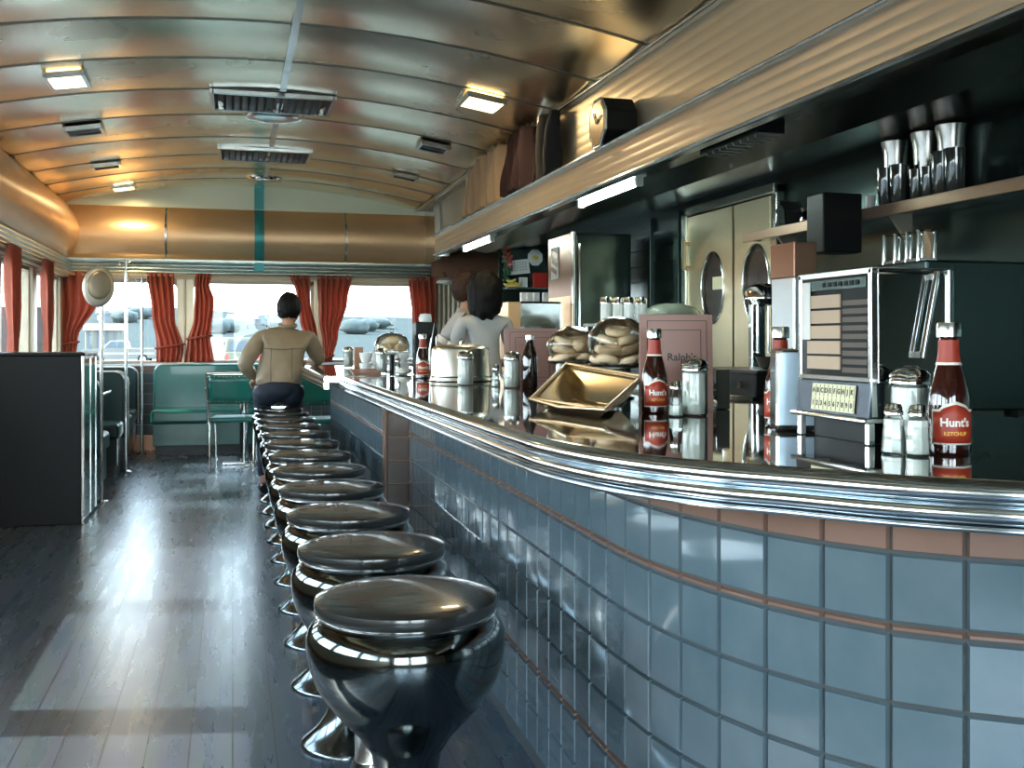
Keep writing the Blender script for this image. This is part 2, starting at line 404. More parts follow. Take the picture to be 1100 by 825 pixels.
# curtains -------------------------------------------------------------
def curtain(label,fl,fr,Y,folds,z0=.925,z1=1.86,group='orange curtains at the far windows',axis='y',tie=None):
    """fl, fr: edge positions as functions of v (0 top, 1 bottom)"""
    base=Vector((((fl(0)+fr(0))/2),Y,z1)) if axis=='y' else Vector((Y,(fl(0)+fr(0))/2,z1))
    m=MB()
    def g(u,v):
        s=fl(v)+u*(fr(v)-fl(v)); w=abs(fr(v)-fl(v)); am=min(.032,w/folds*.55)
        d=am*math.sin(2*PI*folds*u+1.3*math.sin(3*v+u*4))+.006*math.sin(17*u+9*v)
        if v<.10: d*=.5+.5*abs(math.sin(PI*folds*3*u))
        z=z1-v*(z1-z0)
        return (s,Y+d,z) if axis=='y' else (Y+d,s,z)
    m.grid(g,folds*10,34)
    o=m.build('curtain',curtain_m,loc=base,smooth=80,solid=.003)
    tag(o,label,'curtain',group)
    if tie:
        v=tie; zt=z1-v*(z1-z0); t=MB()
        a,b=fl(v),fr(v); c=(a+b)/2; r=abs(b-a)/2+.012
        t.tube([(c+r*math.cos(q),Y+.05*math.sin(q),zt+.02*math.cos(q)) if axis=='y' else (Y+.05*math.sin(q),c+r*math.cos(q),zt) for q in [i*2*PI/20 for i in range(21)]],.012,6)
        t2=t.build('tie_band',mat('tie_band',(.30,.05,.03),0,.8),None,loc=base,smooth=60); t2.parent=o; t2.matrix_parent_inverse.identity(); t2.location=(0,0,0)
    return o
def lin(pts):
    def f(v):
        for (a,b),(c,d) in zip(pts,pts[1:]):
            if v<=c:
                t=(v-a)/(c-a); t=t*t*(3-2*t); return b+(d-b)*t
        return pts[-1][1]
    return f
X_=lambda px: atY(px,350,YF-.12).x
YC=YF-.125
curtain('orange curtain at the far left window corner, drawn into a point',lin([(0,X_(60)),(.7,X_(64)),(1,X_(64))]),lin([(0,X_(106)),(.35,X_(105)),(.8,X_(84)),(1,X_(82))]),YC,5,z0=1.0,tie=.86)
curtain('orange curtain left of the cream window post, above the teal bench',lin([(0,X_(158)),(.45,X_(163)),(.8,X_(168)),(1,X_(168))]),lin([(0,X_(187)),(.5,X_(188)),(.85,X_(197)),(1,X_(195))]),YC,5,tie=.82)
curtain('orange curtain right of the cream window post, left edge of the middle window',lin([(0,X_(210)),(.5,X_(208)),(.8,X_(201)),(1,X_(198))]),lin([(0,X_(228)),(.12,X_(225)),(.3,X_(230)),(.72,X_(226)),(1,X_(230))]),YC,5,tie=.72)
curtain('narrow orange curtain just right of the seated man\'s head',lin([(0,X_(311)),(.2,X_(318)),(.5,X_(322)),(1,X_(338))]),lin([(0,X_(333)),(.3,X_(333)),(.7,X_(341)),(1,X_(344))]),YC,4)
curtain('wide orange curtain above the counter end, left edge of the right window',lin([(0,X_(341)),(.5,X_(343)),(.8,X_(347)),(1,X_(348))]),lin([(0,X_(378)),(.3,X_(373)),(.7,X_(363)),(1,X_(357))]),YC,6,tie=.95)
curtain('orange curtain at the right end of the far windows, behind the coffee brewer',lin([(0,X_(439)),(.5,X_(443)),(1,X_(446))]),lin([(0,X_(468)),(1,X_(467))]),YC,5)
for y,l in ((8.3,'orange curtain on the left wall beside the coat pole'),(9.76,'orange curtain on the left wall at the second booth')):
    curtain(l,lin([(0,y-.22),(.8,y-.12),(1,y-.13)]),lin([(0,y+.22),(.8,y+.10),(1,y+.12)]),XL+.10,5,group='orange curtains on the left wall',axis='x')
# cream window posts between curtains
m=MB()
for a,b in (((190,208),0),((337,346),0)):
    x0,x1=atY(a[0],340,YF).x,atY(a[1],340,YF).x
    m.box(x0,x1,YF-.03,YF-.002,Z0,1.85); m.tube([((x0+x1)/2,YF-.05,Z0),((x0+x1)/2,YF-.05,1.85)],.012)
struct('trim_14',m,mat('post_ivory',(.62,.54,.38),.5,.3),smooth=40)

# ------------------------------------------------------------------ ceiling fittings
def on_ceiling(name,label,cat,px,py,group=None):
    p=ceil_at(px,py); t=thing(name,label,cat,(p.x,p.y,cz(p.x)-.017),0,group); t.rotation_euler=(0,math.atan(.13*(p.x-.25)),0); return t,p
def ceil_w(x0,x1,py):
    a,b=ceil_at(x0,py),ceil_at(x1,py); return b.x-a.x
def vent(label,x0,x1,ya,yb,group='louvred ceiling vents'):
    a=ceil_at((x0+x1)/2,ya); b=ceil_at((x0+x1)/2,yb); t,p=on_ceiling('ceiling_vent',label,'vent',(x0+x1)/2,(ya+yb)/2,group)
    w=ceil_w(x0,x1,(ya+yb)/2)/2; d=abs(b.y-a.y)/2
    f=MB(); 
    for s in (-1,1): f.box(s*w-.015,s*w+.015,-d-.015,d+.015,-.03,0); f.box(-w,w,s*d-.015,s*d+.015,-.03,0)
    f.build('vent_frame',chrome_soft,t,smooth=0,bevel=.003)
    MB().box(-w,w,-d,d,-.006,-.001).build('backing',black,t,smooth=0)
    n=max(5,int(w*2/.05)); l=MB()
    for i in range(n):
        x=-w+(i+.5)*2*w/n; l.box(-.003,.003,-d,d,-.012,.012,T(x,0,-.016)@RY(.7 if x<0 else -.7))
    l.build('louvres',mat('louvre_%d'%int(x0),(.035,.03,.025),.3,.6),t,smooth=0)
vent('long dark louvred vent, nearest the camera on the ceiling',228,358,97,115)
vent('louvred ceiling vent in the middle, second from the camera',236,333,157,169)
def small_fix(name,label,cat,px,py,w,d,glow,group,col=black):
    t,p=on_ceiling(name,label,cat,px,py,group)
    f=MB(); hw,hd=w/2,d/2
    pr=[(-hw,-hd),(hw,-hd),(hw,hd),(-hw,hd)]
    for s in (-1,1): f.box(s*hw-.012,s*hw+.012,-hd-.012,hd+.012,-.035,0); f.box(-hw,hw,s*hd-.012,s*hd+.012,-.035,0)
    f.build('frame',chrome_soft,t,smooth=0,bevel=.004)
    def g(u,v):
        return (-hw+u*w,-hd+v*d,-.012-.02*math.sin(PI*u)*math.sin(PI*v))
    MB().grid(g,8,8).box(-hw,hw,-hd,hd,-.010,-.004).build('diffuser' if glow else 'grille',lampglow if glow else col,t,smooth=50)
    return t
G='lit rectangular ceiling lamps'
small_fix('ceiling_lamp','large lit ceiling lamp with yellow glow, nearest the hanging coats','lamp',518,105,.24,.30,1,G)
small_fix('ceiling_lamp','small yellow ceiling lamp at the far left','lamp',133,198,.20,.22,1,G)
small_fix('ceiling_lamp','lit ceiling lamp at the upper left, nearest of those on the left','lamp',72,80,.20,.30,1,G)
G='small dark ceiling grilles'
small_fix('ceiling_grille','dark ceiling grille at left, nearest of those on the left','grille',90,135,.24,.22,0,G)
small_fix('ceiling_grille','small dark ceiling grille at left, the farther one','grille',114,174,.22,.14,0,G)
small_fix('ceiling_grille','dark ceiling grille at right, in line with the cream cloth','grille',466,154,.22,.22,0,G)
small_fix('ceiling_grille','small dark ceiling grille at right, the farther one','grille',435,186,.22,.14,0,G)
for px,py,r,l in ((294,121,.20,'round chrome ceiling plate beside the long vent'),(284,191,.17,'round flat ceiling plate near the far wall')):
    t,p=on_ceiling('ceiling_plate',l,'ceiling plate',px,py,'round plates along the ceiling centre')
    MB().lathe([(0,-.035),(r*.5,-.034),(r*.8,-.026),(r*.95,-.014),(r,0),(0,.002)],36).build('disc',chrome_soft,t,smooth=50)
    MB().lathe([(r*.97,-.001),(r*.99,-.016),(r*1.06,-.018),(r*1.1,0)],36).build('rim',chrome,t,smooth=50)
m=MB()
for (y0,y1) in ((4.0,6.85),(7.2,9.3),(9.7,11.3)):
    n=10
    for i in range(n):
        ya=y0+(y1-y0)*i/n; yb=y0+(y1-y0)*(i+1)/n; m.box(.295,.335,ya,yb,cz(.3)-.028,cz(.3)-.014)
struct('trim_15',m,chrome_soft,smooth=0)
# ------------------------------------------------------------------ hood fascia, soffit, tubes
XFc=1.85
YH=9.55
t=thing('hood_canopy','long fluted steel canopy running over the serving area','canopy',(XFc,0,1.965))
m=MB()
def g(u,v):
    z=v*.175; return (-.0022*abs(math.sin(PI*v*4)) +0,YN+.01+u*(YH-YN),z)
m.grid(g,4,40); m.box(.004,.03,YN+.01,YH,0,.175)
m.build('fascia',mat('fascia_steel',(.93,.83,.68),.9,.34,noise=.06,nscale=1.2,bump=.05,bscale=1.2),t,smooth=50)
m=MB(); m.box(-.02,.14,YN+.01,YH,.175,.187); m.tube([(-.022,YN+.01,.181),(-.022,YH,.181)],.009,8)
m.build('ledge',chrome_soft,t,smooth=40)
m=MB(); m.tube([(-.012,YN+.01,-.002),(-.012,YH,-.002)],.010,8); m.box(-.012,.03,YN,YH,-.012,-.0)
m.build('lip',chrome_soft,t,smooth=40)
MB().box(0,.14,YH-.002,YH+.02,-.01,.187).build('end_cap',chrome_soft,t,smooth=0)
# soffit (sloping steel, the dark it reflects put into its colour)
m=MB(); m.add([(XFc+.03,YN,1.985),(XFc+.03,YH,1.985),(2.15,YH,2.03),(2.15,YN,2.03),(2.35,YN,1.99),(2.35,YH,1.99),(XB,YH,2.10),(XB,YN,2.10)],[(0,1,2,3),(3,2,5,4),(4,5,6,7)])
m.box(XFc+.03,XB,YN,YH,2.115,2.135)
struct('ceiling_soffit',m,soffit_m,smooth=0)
for px0,px1,py0,py1,l in ((625,685,222,196,'lit fluorescent tube under the canopy, the nearer one'),(500,528,272,259,'lit fluorescent tube under the canopy, the far one')):
    xt=2.02; y0=atX(px0,py0,xt).y; y1=atX(px1,py1,xt).y
    t=thing('fluorescent_tube',l,'tube light',(xt,(y0+y1)/2,1.972),0,'fluorescent tubes under the canopy'); h=abs(y1-y0)/2
    MB().tube([(0,-h,0),(0,h,0)],.016,14).build('tube',tubeglow,t)
    m=MB(); m.box(-.03,.03,-h-.05,h+.05,.028,.062); m.box(-.02,.02,-h-.03,-h,-.02,.03); m.box(-.02,.02,h,h+.03,-.02,.03); m.build('fitting',white,t,smooth=0,bevel=.003)
t=thing('louvre_light','small grey louvred light box hanging under the canopy','light box',(2.0,atX(655,203,2.0).y-1.5,1.955))
MB().box(-.06,.06,-.25,.25,-.0,.075).build('housing',green_steel,t,smooth=0,bevel=.003)
m=MB(); [m.box(-.05,.05,-.22+i*.06,-.215+i*.06,-.012,0) for i in range(8)]; m.build('slats',chrome_soft,t,smooth=0)

# ------------------------------------------------------------------ things on and above the hood ledge
t=thing('wall_clock','deep octagonal black clock with gold face standing on the canopy ledge','clock')
c=atX(640,137,1.80); t.location=(1.80,c.y,c.z+.02)
R=.125; oc=[(R*math.cos(PI/8+i*PI/4),R*1.1*math.sin(PI/8+i*PI/4)) for i in range(8)]
Mx=Matrix(((0,0,1,0),(1,0,0,0),(0,1,0,0),(0,0,0,1)))
MB().prism(oc,.012,.185,Mx).build('case',black,t,smooth=0,bevel=.01)
MB().prism([(a*.86,b*.86) for a,b in oc],.004,.014,Mx).build('dial',gold,t,smooth=0)
m=MB()
for i in range(8):
    a=Vector((0,*oc[i]));b=Vector((0,*oc[(i+1)%8])); m.tube([a*.95+Vector((.012,0,0)),b*.95+Vector((.012,0,0))],.009,8)
m.build('bezel',chrome_soft,t,smooth=40)
m=MB(); m.bar((0,0,0),(0,.04,.06),.004,.008); m.bar((0,0,0),(0,-.07,.03),.004,.006); m.build('clock_hands',black,t,smooth=0)
m=MB(); m.box(.02,.06,-.05,-.02,-(c.z+.02-2.153),-.11); m.box(.02,.06,.02,.05,-(c.z+.02-2.153),-.11); m.build('stand',chrome,t,smooth=0)
def drape(name,label,cat,matl,y0,y1,z0,z1,x,folds,skew=0,ph=0):
    m=MB()
    def g(u,v):
        y=y0+u*(y1-y0)+skew*(1-v)*(.5-u); z=z0+v*(z1-z0)+(-.10*(u-.4)**2 if v>.9 else 0)
        d=.045*math.sin(2*PI*folds*u+ph+v)+.015*math.sin(11*u+5*v)
        return (x+d-.06*(1-v)*.6,y,z)
    m.grid(g,folds*9,16)
    o=m.build(name,matl,loc=(x,(y0+y1)/2,z0),smooth=80,solid=.006); tag(o,label,cat); return o
drape('hanging_cloth','folded cream curtain cloth hanging above the canopy ledge','cloth',cream_cloth,7.1,8.25,2.165,2.585,1.90,7)
drape('hanging_coat','dark maroon coat hanging beside the cream cloth above the canopy','coat',maroon,6.5,7.0,2.165,2.59,1.90,5,ph=1)
drape('hanging_jacket','black jacket hanging at the chrome post above the canopy','coat',mat('black_cloth',(.012,.012,.013),0,.95),5.95,6.32,2.165,2.58,1.92,2,ph=2)

# ------------------------------------------------------------------ kitchen wall
YD0,YD1,YDm=atX(835,300,XB-.02).y,atX(745,300,XB-.02).y,atX(795,300,XB-.02).y
t=thing('pantry_doors','pair of brushed steel doors with oval windows in a chrome frame','double door',(XB-.03,(YD0+YD1)/2,0))
yc=(YD0+YD1)/2
m=MB(); m.box(-.03,.02,YD0-yc-.06,YD0-yc,0,2.04); m.box(-.05,.02,YD1-yc,YD1-yc+.07,0,2.04); m.box(-.05,.02,YD0-yc-.06,YD1-yc+.07,1.985,2.045); m.build('door_frame',mat('frame_steel',(.60,.62,.55),1,.2),t,smooth=0,bevel=.006)
def oval_door(y0,y1,cy,cz_,ry,rz):
    # slab with an oval hole on the X plane, thickness .03
    m=MB(); n=32; z0,z1=.02,1.975
    ring=[(cy+ry*math.cos(2*PI*i/n),cz_+rz*math.sin(2*PI*i/n)) for i in range(n)]
    def edge(a):
        dy,dz=math.cos(a),math.sin(a); ts=[]
        if dy>1e-9: ts.append((y1-cy)/dy)
        if dy<-1e-9: ts.append((y0-cy)/dy)
        if dz>1e-9: ts.append((z1-cz_)/dz)
        if dz<-1e-9: ts.append((z0-cz_)/dz)
        s=min(ts); return (cy+dy*s,cz_+dz*s)
    angs=sorted([2*PI*i/n for i in range(n)])
    out=[edge(a) for a in angs]
    cor=[(y1,z1),(y0,z1),(y0,z0),(y1,z0)]
    for X in (-.015,.015):
        b=len(m.v); m.v+= [Vector((X,*p)) for p in ring]+[Vector((X,*p)) for p in out]
        for i in range(n):
            j=(i+1)%n; f=[b+i,b+j,b+n+j]
            # insert corner
            a0,a1=angs[i],angs[j] if j else 2*PI
            for cc in cor:
                ac=math.atan2(cc[1]-cz_,cc[0]-cy)%(2*PI)
                if a0<ac<a1: m.v.append(Vector((X,*cc))); f.append(len(m.v)-1)
            f.append(b+n+i); m.f.append(f); m.m.append(0)
    for i in range(n):
        j=(i+1)%n; m.add([(-.015,*ring[i]),(.015,*ring[i]),(.015,*ring[j]),(-.015,*ring[j])],[(0,1,2,3)])
    m.box(-.0149,.0149,y0,y0+.001,z0,z1); m.box(-.0149,.0149,y1-.001,y1,z0,z1)
    return m,ring
for (a,b,px,hd) in ((YDm+.012,YD1-.004,771,1),(YD0+.004,YDm-.012,818,0)):
    cc=atX(px,300,XB-.03); 
    m,ring=oval_door(a-yc,b-yc,cc.y-yc,1.49,.155,.225)
    d=m.build('door',door_steel,t,smooth=20); d.location=(-.02,0,0)
    w=MB(); w.prism(ring,-.002,.002,Matrix(((0,0,1,0),(1,0,0,0),(0,1,0,0),(0,0,0,1)))); w.build('oval_window',mat('oval_glass_%d'%hd,(.035,.025,.02),0,.25,spec=.3),d,smooth=0)
    r=MB(); r.tube([Vector((-.016,*p)) for p in ring+ring[:1]],.008,6,caps=False); r.build('window_rim',chrome_soft,d,smooth=60)
    if hd:
        h=MB(); h.tube([(-.06,b-yc-.045,1.62),(-.06,b-yc-.045,1.82)],.013,8); h.box(-.06,0,b-yc-.055,b-yc-.035,1.63,1.65); h.box(-.06,0,b-yc-.055,b-yc-.035,1.79,1.81); h.build('handle',mat('handle_bronze',(.28,.20,.11),.8,.4),d,smooth=40)
t=tag(MB().box(-.003,.003,-.07,.07,-.04,.04).build('notice_card',keyp,loc=(0,0,0),smooth=0),'small yellow notice card on the oval window of the steel door','notice'); cc=atX(771,304,XB-.07); t.location=(XB-.068,cc.y,cc.z)
# tall dark fridge facing the camera
x0=atY(617,300,7.0).x; x1=atY(679,300,7.0).x
t=thing('tall_refrigerator','tall dark green steel refrigerator under the canopy','refrigerator',((x0+x1)/2,7.3,0)); hw=(x1-x0)/2
MB().box(-hw,hw,-.28,.3,0.02,1.935).build('body',green_steel,t,smooth=0,bevel=.006)
MB().box(-hw+.012,hw-.012,-.305,-.281,.95,1.92).build('upper_door',mat('fridge_door',(.055,.082,.072),.85,.15,noise=.1,nscale=2,bump=.06,bscale=2),t,smooth=0,bevel=.008)
MB().box(-hw+.012,hw-.012,-.305,-.281,.06,.94).build('lower_door',green_steel,t,smooth=0,bevel=.008)
m=MB(); m.tube([(-hw+.03,-.33,1.05),(-hw+.03,-.33,1.85)],.010,8); [m.box(-hw+.024,-hw+.036,-.33,-.3,z,z+.012) for z in (1.08,1.8)]; m.build('handle',chrome,t,smooth=40)
m=MB(); m.box(-hw-.012,-hw+.004,-.31,-.27,0.02,1.94); m.build('edge_trim',chrome_soft,t,smooth=0)
# green wall panels between fridge and doors
m=MB()
for j in range(8):
    z=1.0+j*.12; m.box(XB-.02,XB-.002,6.5,7.9,z,z+.112)
m.box(XB-.05,XB-.002,6.48,6.56,.9,2.05); m.box(XB-.04,XB-.002,7.0,7.04,.9,2.05)
struct('trim_16',m,green_steel,smooth=0,bevel=.004)
# copper cladding of the fridge's left side, with poster
m=MB(); m.box(-hw-.010,-hw-.001,-.26,.3,.02,1.935); m.build('copper_side',copper_brown,t,smooth=0,bevel=.003)
m=MB(); m.box(-hw-.013,-hw-.010,-.25,.29,1.0,1.48); m.build('gold_side_panel',copper,t,smooth=0,bevel=.001)
xp=t.location.x-hw-.0145; q=atX(596,283,xp)
p=MB().box(-.002,.002,-.09,.09,-.12,.12).build('poster',paper,smooth=0); p.location=(xp,q.y,q.z); tag(p,'small cream poster with dark stripes on the copper side of the refrigerator','poster')
m=MB(); [m.box(-.0035,-.002,-.07,.07,z-.014,z+.02,RX(.3)) for z in (-.06,0,.06)]; m.build('print',copper_brown,p,smooth=0)
# partition behind (calendar wall)
struct('wall_partition',MB().box(2.52,2.99,9.72,9.78,0,2.1),green_steel,smooth=0)
def wp(px,py,Y=9.7): return atY(px,py,Y)
# calendar
c=wp(560,281); t=thing('wall_calendar','white wall calendar with rows of dates on the dark partition','calendar',(c.x-.03,9.712,1.875))
MB().box(-.115,.115,-.004,.0,-.07,.07,RY(-.12)).build('sheet',white,t,smooth=0)
m=MB(); [m.box(-.095+i*.028,-.095+i*.028+.013,-.0055,-.004,.045-j*.025-.006,.045-j*.025+.006,RY(-.12)) for i in range(7) for j in range(4)]; m.build('dates',mat('grey_ink',(.30,.33,.36),0,.6),t,smooth=0)
# octagonal sign
c=wp(575,262); t=thing('octagonal_plate','white octagonal picture plate above the calendar','plate',(c.x,9.708,1.972))
oc=[(.08*math.cos(PI/8+i*PI/4),.085*math.sin(PI/8+i*PI/4)) for i in range(8)]
MY=Matrix(((1,0,0,0),(0,0,-1,0),(0,1,0,0),(0,0,0,1)))
MB().prism(oc,0,.012,MY).build('plate',white,t,smooth=0,bevel=.003)
MB().ell((0,-.014,0),(.035,.002,.024),14,8).build('picture',yellow_f,t)
c=wp(580,291); t=tag(MB().box(-.07,.07,-.05,.0,-.075,.075).build('red_box',red_p,smooth=0,bevel=.004),'red box standing on the small shelf beside the calendar','box'); t.location=(c.x-.01,9.70,c.z)
c=wp(565,306); zsh=c.z-.03
t=tag(MB().box(-.18,.22,-.16,.0,-.02,.0).build('small_shelf',chrome_soft,smooth=0,bevel=.003),'narrow steel shelf on the dark partition under the calendar','shelf'); t.location=(2.74,9.715,zsh)
for q in range(1):
    bpy.data.objects['red_box'].location.z=zsh+.0755
# fruit on shelf
for i,(dx,dz) in enumerate(((0,0),(.04,.0),(.08,0),(.03,.035))):
    m=MB(); m.tube([(-.045,0,.018),(-.02,0,.002),(.01,0,.0),(.04,0,.018),(.05,0,.03)],[.006,.016,.018,.014,.005],8)
    o=tag(m.build('banana',yellow_f,loc=None,smooth=80),'yellow banana in the bunch on the small shelf','banana','bananas on the small shelf'); o.location=(2.585+dx,9.63,zsh+.0185+dz)
m=MB()
for i in range(3): m.box(-.03+i*.03,-.006+i*.03,-.03,.0,0,.10)
o=tag(m.build('paper_stack',white,smooth=0,bevel=.002),'upright stack of white papers on the small shelf','papers'); o.location=(2.74,9.69,zsh+.001)
# garland
m=MB(); random.seed(3)
for i in range(60):
    z=random.uniform(-.36,.02); a=random.uniform(0,6.28); r=random.uniform(.01,.045)
    m.ell((r*math.cos(a),-.03+r*.5*math.sin(a),z),(.018,.012,.018),6,4)
c=wp(541,263,9.7); o=tag(m.build('garland',leaf,loc=None,smooth=60),'green and red leafy garland hanging on the dark partition','garland'); o.location=(c.x+.02,9.68,c.z)
m=MB()
for i in range(26):
    z=random.uniform(-.22,.02); a=random.uniform(0,6.28); m.ell((.04*math.cos(a),-.055+.01*math.sin(a),z),(.014,.012,.016),6,4)
m.build('berries',red_p,o,smooth=60)
# white cabinet under shelf
c=wp(546,318,9.5); t=thing('white_cabinet','small white cabinet behind the dark haired waitress','cabinet',(2.60,9.45,0)); 
MB().box(-.11,.11,-.12,.15,.08,1.52).build('body',white,t,smooth=0,bevel=.006); MB().box(-.08,.08,-.125,-.119,.94,1.46).build('door',white,t,smooth=0,bevel=.004)
MB().box(-.11,.11,-.12,.15,0,.08).build('plinth',dark,t,smooth=0)

# right shelf with glasses
XS=2.78
t=thing('glass_shelf','long bronze coloured wall shelf holding glasses at the right','shelf',(XS,0,1.745))
ye=atX(800,254,XS).y
MB().box(0,XB-XS-.001,.5,5.05,-.03,.0).box(0,2.90-XS,5.05,ye,-.03,.0).build('board',chrome_soft,t,smooth=0)
MB().box(-.012,.0,.5,ye,-.04,.012).build('front_edge',mat('shelf_edge',(.40,.28,.20),.8,.35,noise=.1),t,smooth=0,bevel=.003)
for i,y in enumerate((ye-.35,3.9,2.8)):
    MB().prism([(.005,-.03),(.118,-.03),(.118,-.18)],0,.02,Matrix(((1,0,0,0),(0,0,1,y),(0,1,0,0),(0,0,0,1)))).build('bracket',mat('bracket_steel_%d'%i,(.35,.30,.24),.8,.4),t,smooth=0)
zS=1.7455
def shelf_pt(px,xo=.1): return Vector((XS+xo,atX(px,240,XS+xo).y,zS))
tumbler_p=[(.026,0),(.028,.004),(.036,.13),(.0385,.16),(.036,.158),(.033,.125),(.025,.012),(0,.010)]
smoke=mat('dark_glass',(.05,.055,.05),.2,.06,coat=1)
first=None
for i,(px,s,lab) in enumerate(((952,1.15,'tall dark soda glass on the right shelf, below the steel cup'),(966,1.15,'tall dark soda glass on the right shelf, second from its left end'),(985,.9,'shorter dark glass on the right shelf'),(997,.9,'short dark glass on the right shelf behind the cups'),(1012,1.2,'tall dark soda glass at the right end of the shelf'),(1026,1.2,'tall dark soda glass at the photo\'s right edge of the shelf'))):
    o=MB().shell(tumbler_p,24).build('soda_glass',smoke); o.location=shelf_pt(px,.055); o.scale=(s,s,s); tag(o,lab,'glass','dark glasses on the right shelf')
cup_p=[(.03,0),(.032,.003),(.042,.14),(.052,.17),(.050,.171),(.04,.14),(.03,.01),(0,.008)]
for i,(px,zo) in enumerate(((962,.0),(995,.0),(1022,.0))):
    o=MB().shell(cup_p,24).build('steel_cup',steel); q=shelf_pt(px,.165); o.location=q; o.scale=(1.3,1.3,1.9)
    tag(o,['tall steel malt cup on the right shelf behind the left glasses','tall steel malt cup on the right shelf, middle one','tall steel malt cup at the right end of the shelf'][i],'cup','steel malt cups on the shelf')
o=MB().lathe([(.045,0),(.045,.06),(.0,.061)],20).build('small_jar',white); o.location=shelf_pt(935,.08); o.scale=(.5,.5,1.4); tag(o,'small pale jar standing alone on the right shelf','jar')
t=thing('napkin_house','dark peaked glass box with chrome frame on the left end of the shelf','box',shelf_pt(848,.09))
MB().prism([(-.06,.0),(.06,.0),(.05,.10),(.0,.155),(-.05,.10)],-.05,.05,Matrix(((0,0,1,0),(1,0,0,0),(0,1,0,0),(0,0,0,1)))).build('case',smoke,t,smooth=0,bevel=.003)
m=MB(); pts=[(-.06,0),(-.05,.10),(0,.155),(.05,.10),(.06,0)]
for x in (-.055,.055): m.tube([(x,a,b) for a,b in pts],.005,6)
for a,b in pts: m.tube([(-.055,a,b),(.055,a,b)],.004,6)
m.build('frame',chrome,t,smooth=60)
for i,(px,lab) in enumerate(((866,'small chrome creamer on the shelf, left of the pair'),(880,'small chrome creamer on the shelf, right of the pair'),(900,'squat copper creamer on the shelf beside the black box'))):
    t=thing('creamer',lab,'creamer',shelf_pt(px,.07),0,'creamers on the shelf')
    MB().shell([(.022,0),(.032,.008),(.036,.03),(.028,.06),(.022,.075),(.028,.092),(.026,.091),(.019,.074),(0,.05)],20).build('jug',chrome if i<2 else copper_brown,t)
    MB().tube([(0,-.025,.08),(0,-.055,.07),(0,-.058,.04),(0,-.035,.025)],.004,6).build('handle',chrome,t)
o=MB().box(-.1,.1,-.07,.07,-.19,.08).build('black_box',black,smooth=0,bevel=.006); q=atX(896,227,XS-.115); o.location=(XS-.115,q.y,zS); tag(o,'black speaker like box fixed to the front of the shelf','box')

# ------------------------------------------------------------------ back counter and its equipment
XBC=2.0
t=thing('back_counter','long stainless back counter along the kitchen wall','counter',(XBC,0,0))
MB().box(.02,2.90-XBC,.6+2.3,6.9,.08,.87).build('cabinet_body',steel,t,smooth=0)
MB().box(0,2.90-XBC,.6+2.3,6.92,.87,.90).build('worktop',chrome_soft,t,smooth=0,bevel=.005)
MB().box(.06,2.90-XBC,2.9,6.9,0,.08).build('kick_plate',dark,t,smooth=0)
for i in range(4):
    d=MB().box(-.004,.019,2.95+i*.98,3.88+i*.98,.12,.84).build('cabinet_door',steel,t,smooth=0,bevel=.004); MB().tube([(-.02,3.1+i*.98,.7),(-.02,3.7+i*.98,.7)],.007,8).build('handle',chrome,d)
# steel rack carrying jars
rx0,rx1,ry=2.02,2.42,5.62
t=thing('steel_rack','low steel rack on the back counter carrying jars and bread','rack',((rx0+rx1)/2,ry,.901))
MB().box(-.22,.22,-.12,.12,.335,.355).build('top_shelf',chrome_soft,t,smooth=0,bevel=.003)
for a in (-1,1):
    for b in (-1,1): MB().tube([(a*.2,b*.1,0),(a*.2,b*.1,.335)],.008,8).build('leg',chrome,t)
MB().box(-.21,.21,-.11,.11,.15,.158).build('lower_shelf',chrome_soft,t,smooth=0)
jar0=None
zj=.901+.3555
jl=['leftmost of the four white jars with chrome lids on the rack','second from the left of the four white jars on the rack','third from the left of the four white jars on the rack','rightmost of the four white jars on the rack']
for i,px in enumerate((651,664,676,689)):
    q=atY(px,330,ry-.02+(i%2)*.06)
    if jar0 is None:
        jar0=thing('lidded_jar',jl[0],'jar',(q.x,q.y,zj),0,'white jars with chrome lids on the rack')
        MB().lathe([(.030,0),(.032,.004),(.032,.105),(.028,.115),(0,.116)],20,flute=.03,fn=10).build('jar_body',white,jar0)
        MB().lathe([(.031,.112),(.034,.115),(.034,.145),(.030,.152),(0,.153)],20).build('chrome_lid',chrome,jar0)
    else: dup(jar0,(q.x,q.y,zj),0,jl[i])
q=atY(712,330,ry); m=MB()
m.ell((0,0,.05),(.17,.09,.06),24,12,fn=lambda p,d:p*(1+.12*noise.noise(d*3)))
o=tag(m.build('wrapped_bread',mat('bag_plastic',(.35,.38,.30),.1,.2,bump=.7,bscale=22,noise=.2,coat=.5),smooth=80),'loaf of bread wrapped in crumpled plastic above the large menu','bread'); o.location=(q.x+.06,q.y,zj+.012)
